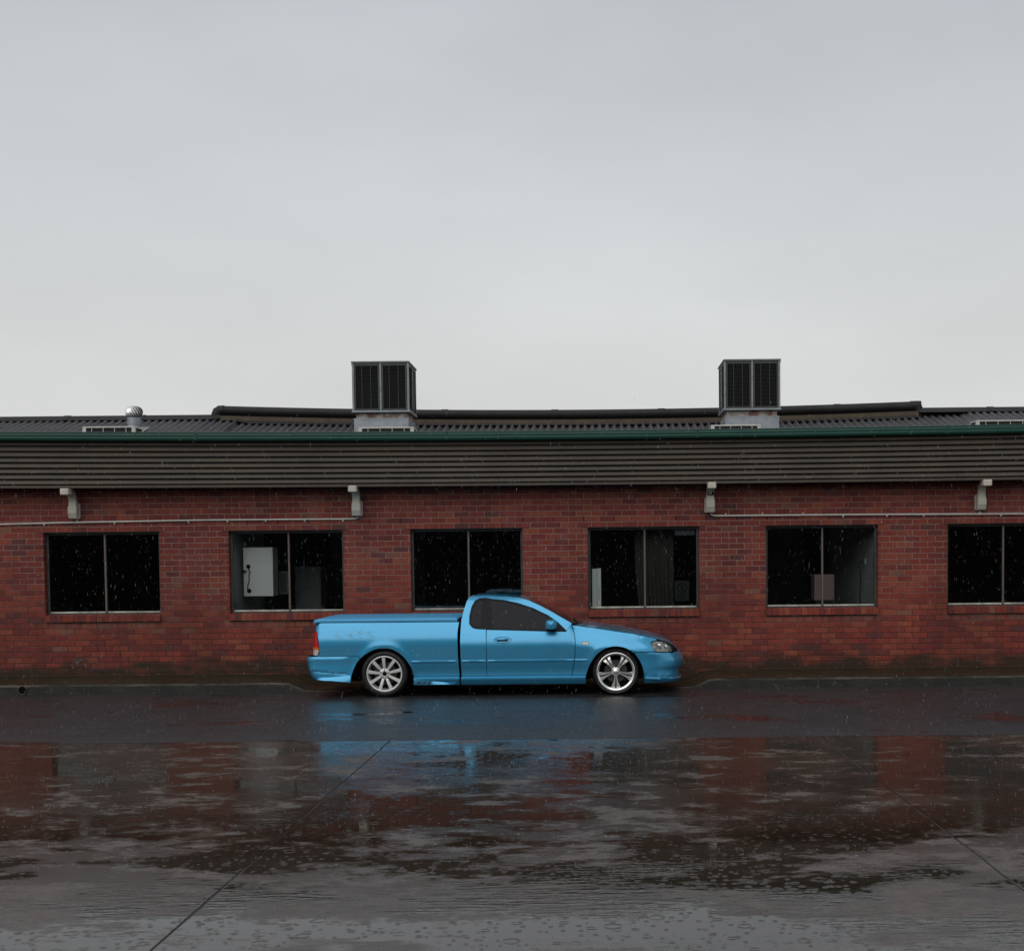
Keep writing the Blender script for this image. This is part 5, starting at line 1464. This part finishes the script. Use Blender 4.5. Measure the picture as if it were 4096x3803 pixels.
# model lettering on the tray skirt, both sides
fc = bpy.data.curves.new('lettering', 'FONT'); fc.body = 'XR6'; fc.size = 0.052; fc.shear = 0.35; fc.extrude = 0.0012; fc.space_character = 1.25; fc.offset = 0.0012
to = bpy.data.objects.new('lettering', fc); COL.objects.link(to)
bpy.context.view_layer.update()
lm = bpy.data.meshes.new_from_object(to.evaluated_get(bpy.context.evaluated_depsgraph_get()))
bpy.data.objects.remove(to)
lm.name = 'lettering'; lm.materials.clear(); lm.materials.append(M_DECAL)
wdt = max(v.co.x for v in lm.vertices)
for v in lm.vertices: v.co.x *= 0.213 / wdt
for s_ in (-1, 1):
    lo = obj('lettering', lm, truck)
    fy = lambda z: surf(-1.02, z)[1] - 0.001 - 0.034 * (0.222 - z) / (0.222 - 0.1614)
    q0, q1 = (0, fy(0.172)), (0, fy(0.214))
    tilt = math.atan2(abs(q1[1]) - abs(q0[1]), 0.042)
    if s_ < 0:
        lo.location = (-1.128, q0[1] - 0.004, 0.172); lo.rotation_euler = (math.pi / 2 + tilt, 0, 0)
    else:
        lo.location = (-0.915, -q0[1] + 0.004, 0.172); lo.rotation_euler = (math.pi / 2 + tilt, 0, math.pi)
# ------------------------------------------------------------------ weeds at the kerb
M_WEED = mk_mat('weed_green', (0.045, 0.060, 0.020), 0.6, var=(20, (0.075, 0.075, 0.030), 0.2))
def weed(x, y, z, h, n, label):
    b = MB(); r = random.Random(int(x * 100))
    for k in range(n):
        a = r.uniform(0, 6.28); L = h * r.uniform(0.5, 1.0); lean = r.uniform(0.3, 0.9); w = 0.004
        pts = []
        for j in range(5):
            t = j / 4
            pts.append((x + math.cos(a) * lean * L * t * t, y + math.sin(a) * lean * L * t * t * 0.5, z + L * t * (1 - 0.45 * lean * t)))
        px, py = -math.sin(a) * w, math.cos(a) * w
        rows = [[(p[0] - px * (1 - j / 4.2), p[1] - py * (1 - j / 4.2), p[2]), (p[0], p[1], p[2] + 0.001), (p[0] + px * (1 - j / 4.2), p[1] + py * (1 - j / 4.2), p[2])] for j, p in enumerate(pts)]
        b.grid(rows, True)
    o = b.build('weed_tuft', M_WEED, fix=False); tag(o, label, 'weed')
weed(-5.60, -1.50, 0.03, 0.20, 12, 'straggling green weed growing from the kerb behind the truck tail')
weed(-5.02, -1.42, 0.128, 0.09, 8, 'tiny weed on the footpath edge nearer the truck tail')
weed(5.05, -1.56, 0.128, 0.07, 8, 'tiny weed on the kerb top below the lamp bracket by the last window')

# ------------------------------------------------------------------ rain
M_RAIN = bpy.data.materials.new('rain_water'); M_RAIN.use_nodes = True
b = NB(M_RAIN); b.n.clear()
o_ = b.new('ShaderNodeOutputMaterial'); g_ = b.new('ShaderNodeBsdfGlass'); g_.inputs['IOR'].default_value = 1.33; g_.inputs['Roughness'].default_value = 0.15
d_ = b.new('ShaderNodeBsdfTranslucent'); d_.inputs[0].default_value = (0.9, 0.92, 0.94, 1)
m_ = b.new('ShaderNodeMixShader'); m_.inputs[0].default_value = 0.5; b.L.new(g_.outputs[0], m_.inputs[1]); b.L.new(d_.outputs[0], m_.inputs[2]); b.L.new(m_.outputs[0], o_.inputs[0])
rr_ = random.Random(21); rain = MB()
for k in range(11000):
    x, y, z = rr_.uniform(-9.5, 7.5), rr_.uniform(-13.0, -0.62), rr_.uniform(0.02, 2.9)
    if -3.9 < x < 1.35 and -2.75 < y < -0.5 and z < 1.5: continue
    L = rr_.uniform(0.008, 0.034); w = rr_.uniform(0.0005, 0.0012)
    lx = rr_.gauss(0.02, 0.05) * L
    rain.add([(x, y, z), (x + lx - w, y, z + L * 0.4), (x + lx, y - w, z + L * 0.4), (x + lx + w, y, z + L * 0.4), (x + lx, y + w, z + L * 0.4), (x + 2 * lx, y, z + L)],
             [(0, 2, 1), (0, 3, 2), (0, 4, 3), (0, 1, 4), (5, 1, 2), (5, 2, 3), (5, 3, 4), (5, 4, 1)])
o = rain.build('rain', M_RAIN, fix=False); tag(o, 'thin falling raindrops all through the yard', 'rain', kind='stuff')
spl = MB()
for k in range(3200):
    x, y = rr_.uniform(-9, 7), -rr_.uniform(2.6, 16.5)
    if rr_.random() > 0.25 + 0.75 * (1 - abs(y + 5) / 12): continue
    zg = 0.0 if y > EDGE else (y - EDGE) * FALL
    R0 = rr_.uniform(0.004, 0.013); n = rr_.randint(3, 6)
    for j in range(n):
        a = rr_.uniform(0, 6.28); q = rr_.uniform(0.5, 1) * R0; h = rr_.uniform(0.004, 0.022); w = rr_.uniform(0.0009, 0.0021)
        cx, cy, cz2 = x + q * math.cos(a), y + q * math.sin(a), zg + h
        spl.add([(cx - w, cy, cz2), (cx, cy - w, cz2), (cx + w, cy, cz2), (cx, cy + w, cz2), (cx, cy, cz2 + w * 1.6), (cx, cy, cz2 - w * 1.6)],
                [(0, 1, 4), (1, 2, 4), (2, 3, 4), (3, 0, 4), (1, 0, 5), (2, 1, 5), (3, 2, 5), (0, 3, 5)])
o = spl.build('rain_splash', M_RAIN, fix=False); tag(o, 'tiny raindrop splashes jumping off the wet paving', 'splash', kind='stuff')

# ------------------------------------------------------------------ wet leaf scraps and grit along the kerb
M_SCRAP = mk_mat('wet_leaf_scrap', (0.16, 0.12, 0.07), 0.5, var=(60, (0.30, 0.27, 0.22), 0.1))
lf = MB(); rl = random.Random(5)
for k in range(170):
    x = rl.uniform(-9, 7); top_ = rl.random() < 0.5
    if -4.9 < x < 2.4: continue
    ky = KY
    y, z = (ky + rl.uniform(0.03, 0.5), FZ + 0.006) if top_ else (ky - abs(rl.gauss(0.03, 0.12)) - 0.02, 0.004)
    a, q = rl.uniform(0, 3.14), rl.uniform(0.008, 0.026); c_, s_ = math.cos(a) * q, math.sin(a) * q
    lf.add([(x - c_, y - s_, z), (x + s_ * 0.4, y - c_ * 0.4, z + 0.004), (x + c_, y + s_, z + 0.002), (x - s_ * 0.4, y + c_ * 0.4, z + 0.006)], [(0, 1, 2, 3)])
o = lf.build('leaf_litter', M_SCRAP, fix=False); tag(o, 'scattered wet leaf scraps along the kerb', 'litter', kind='stuff')
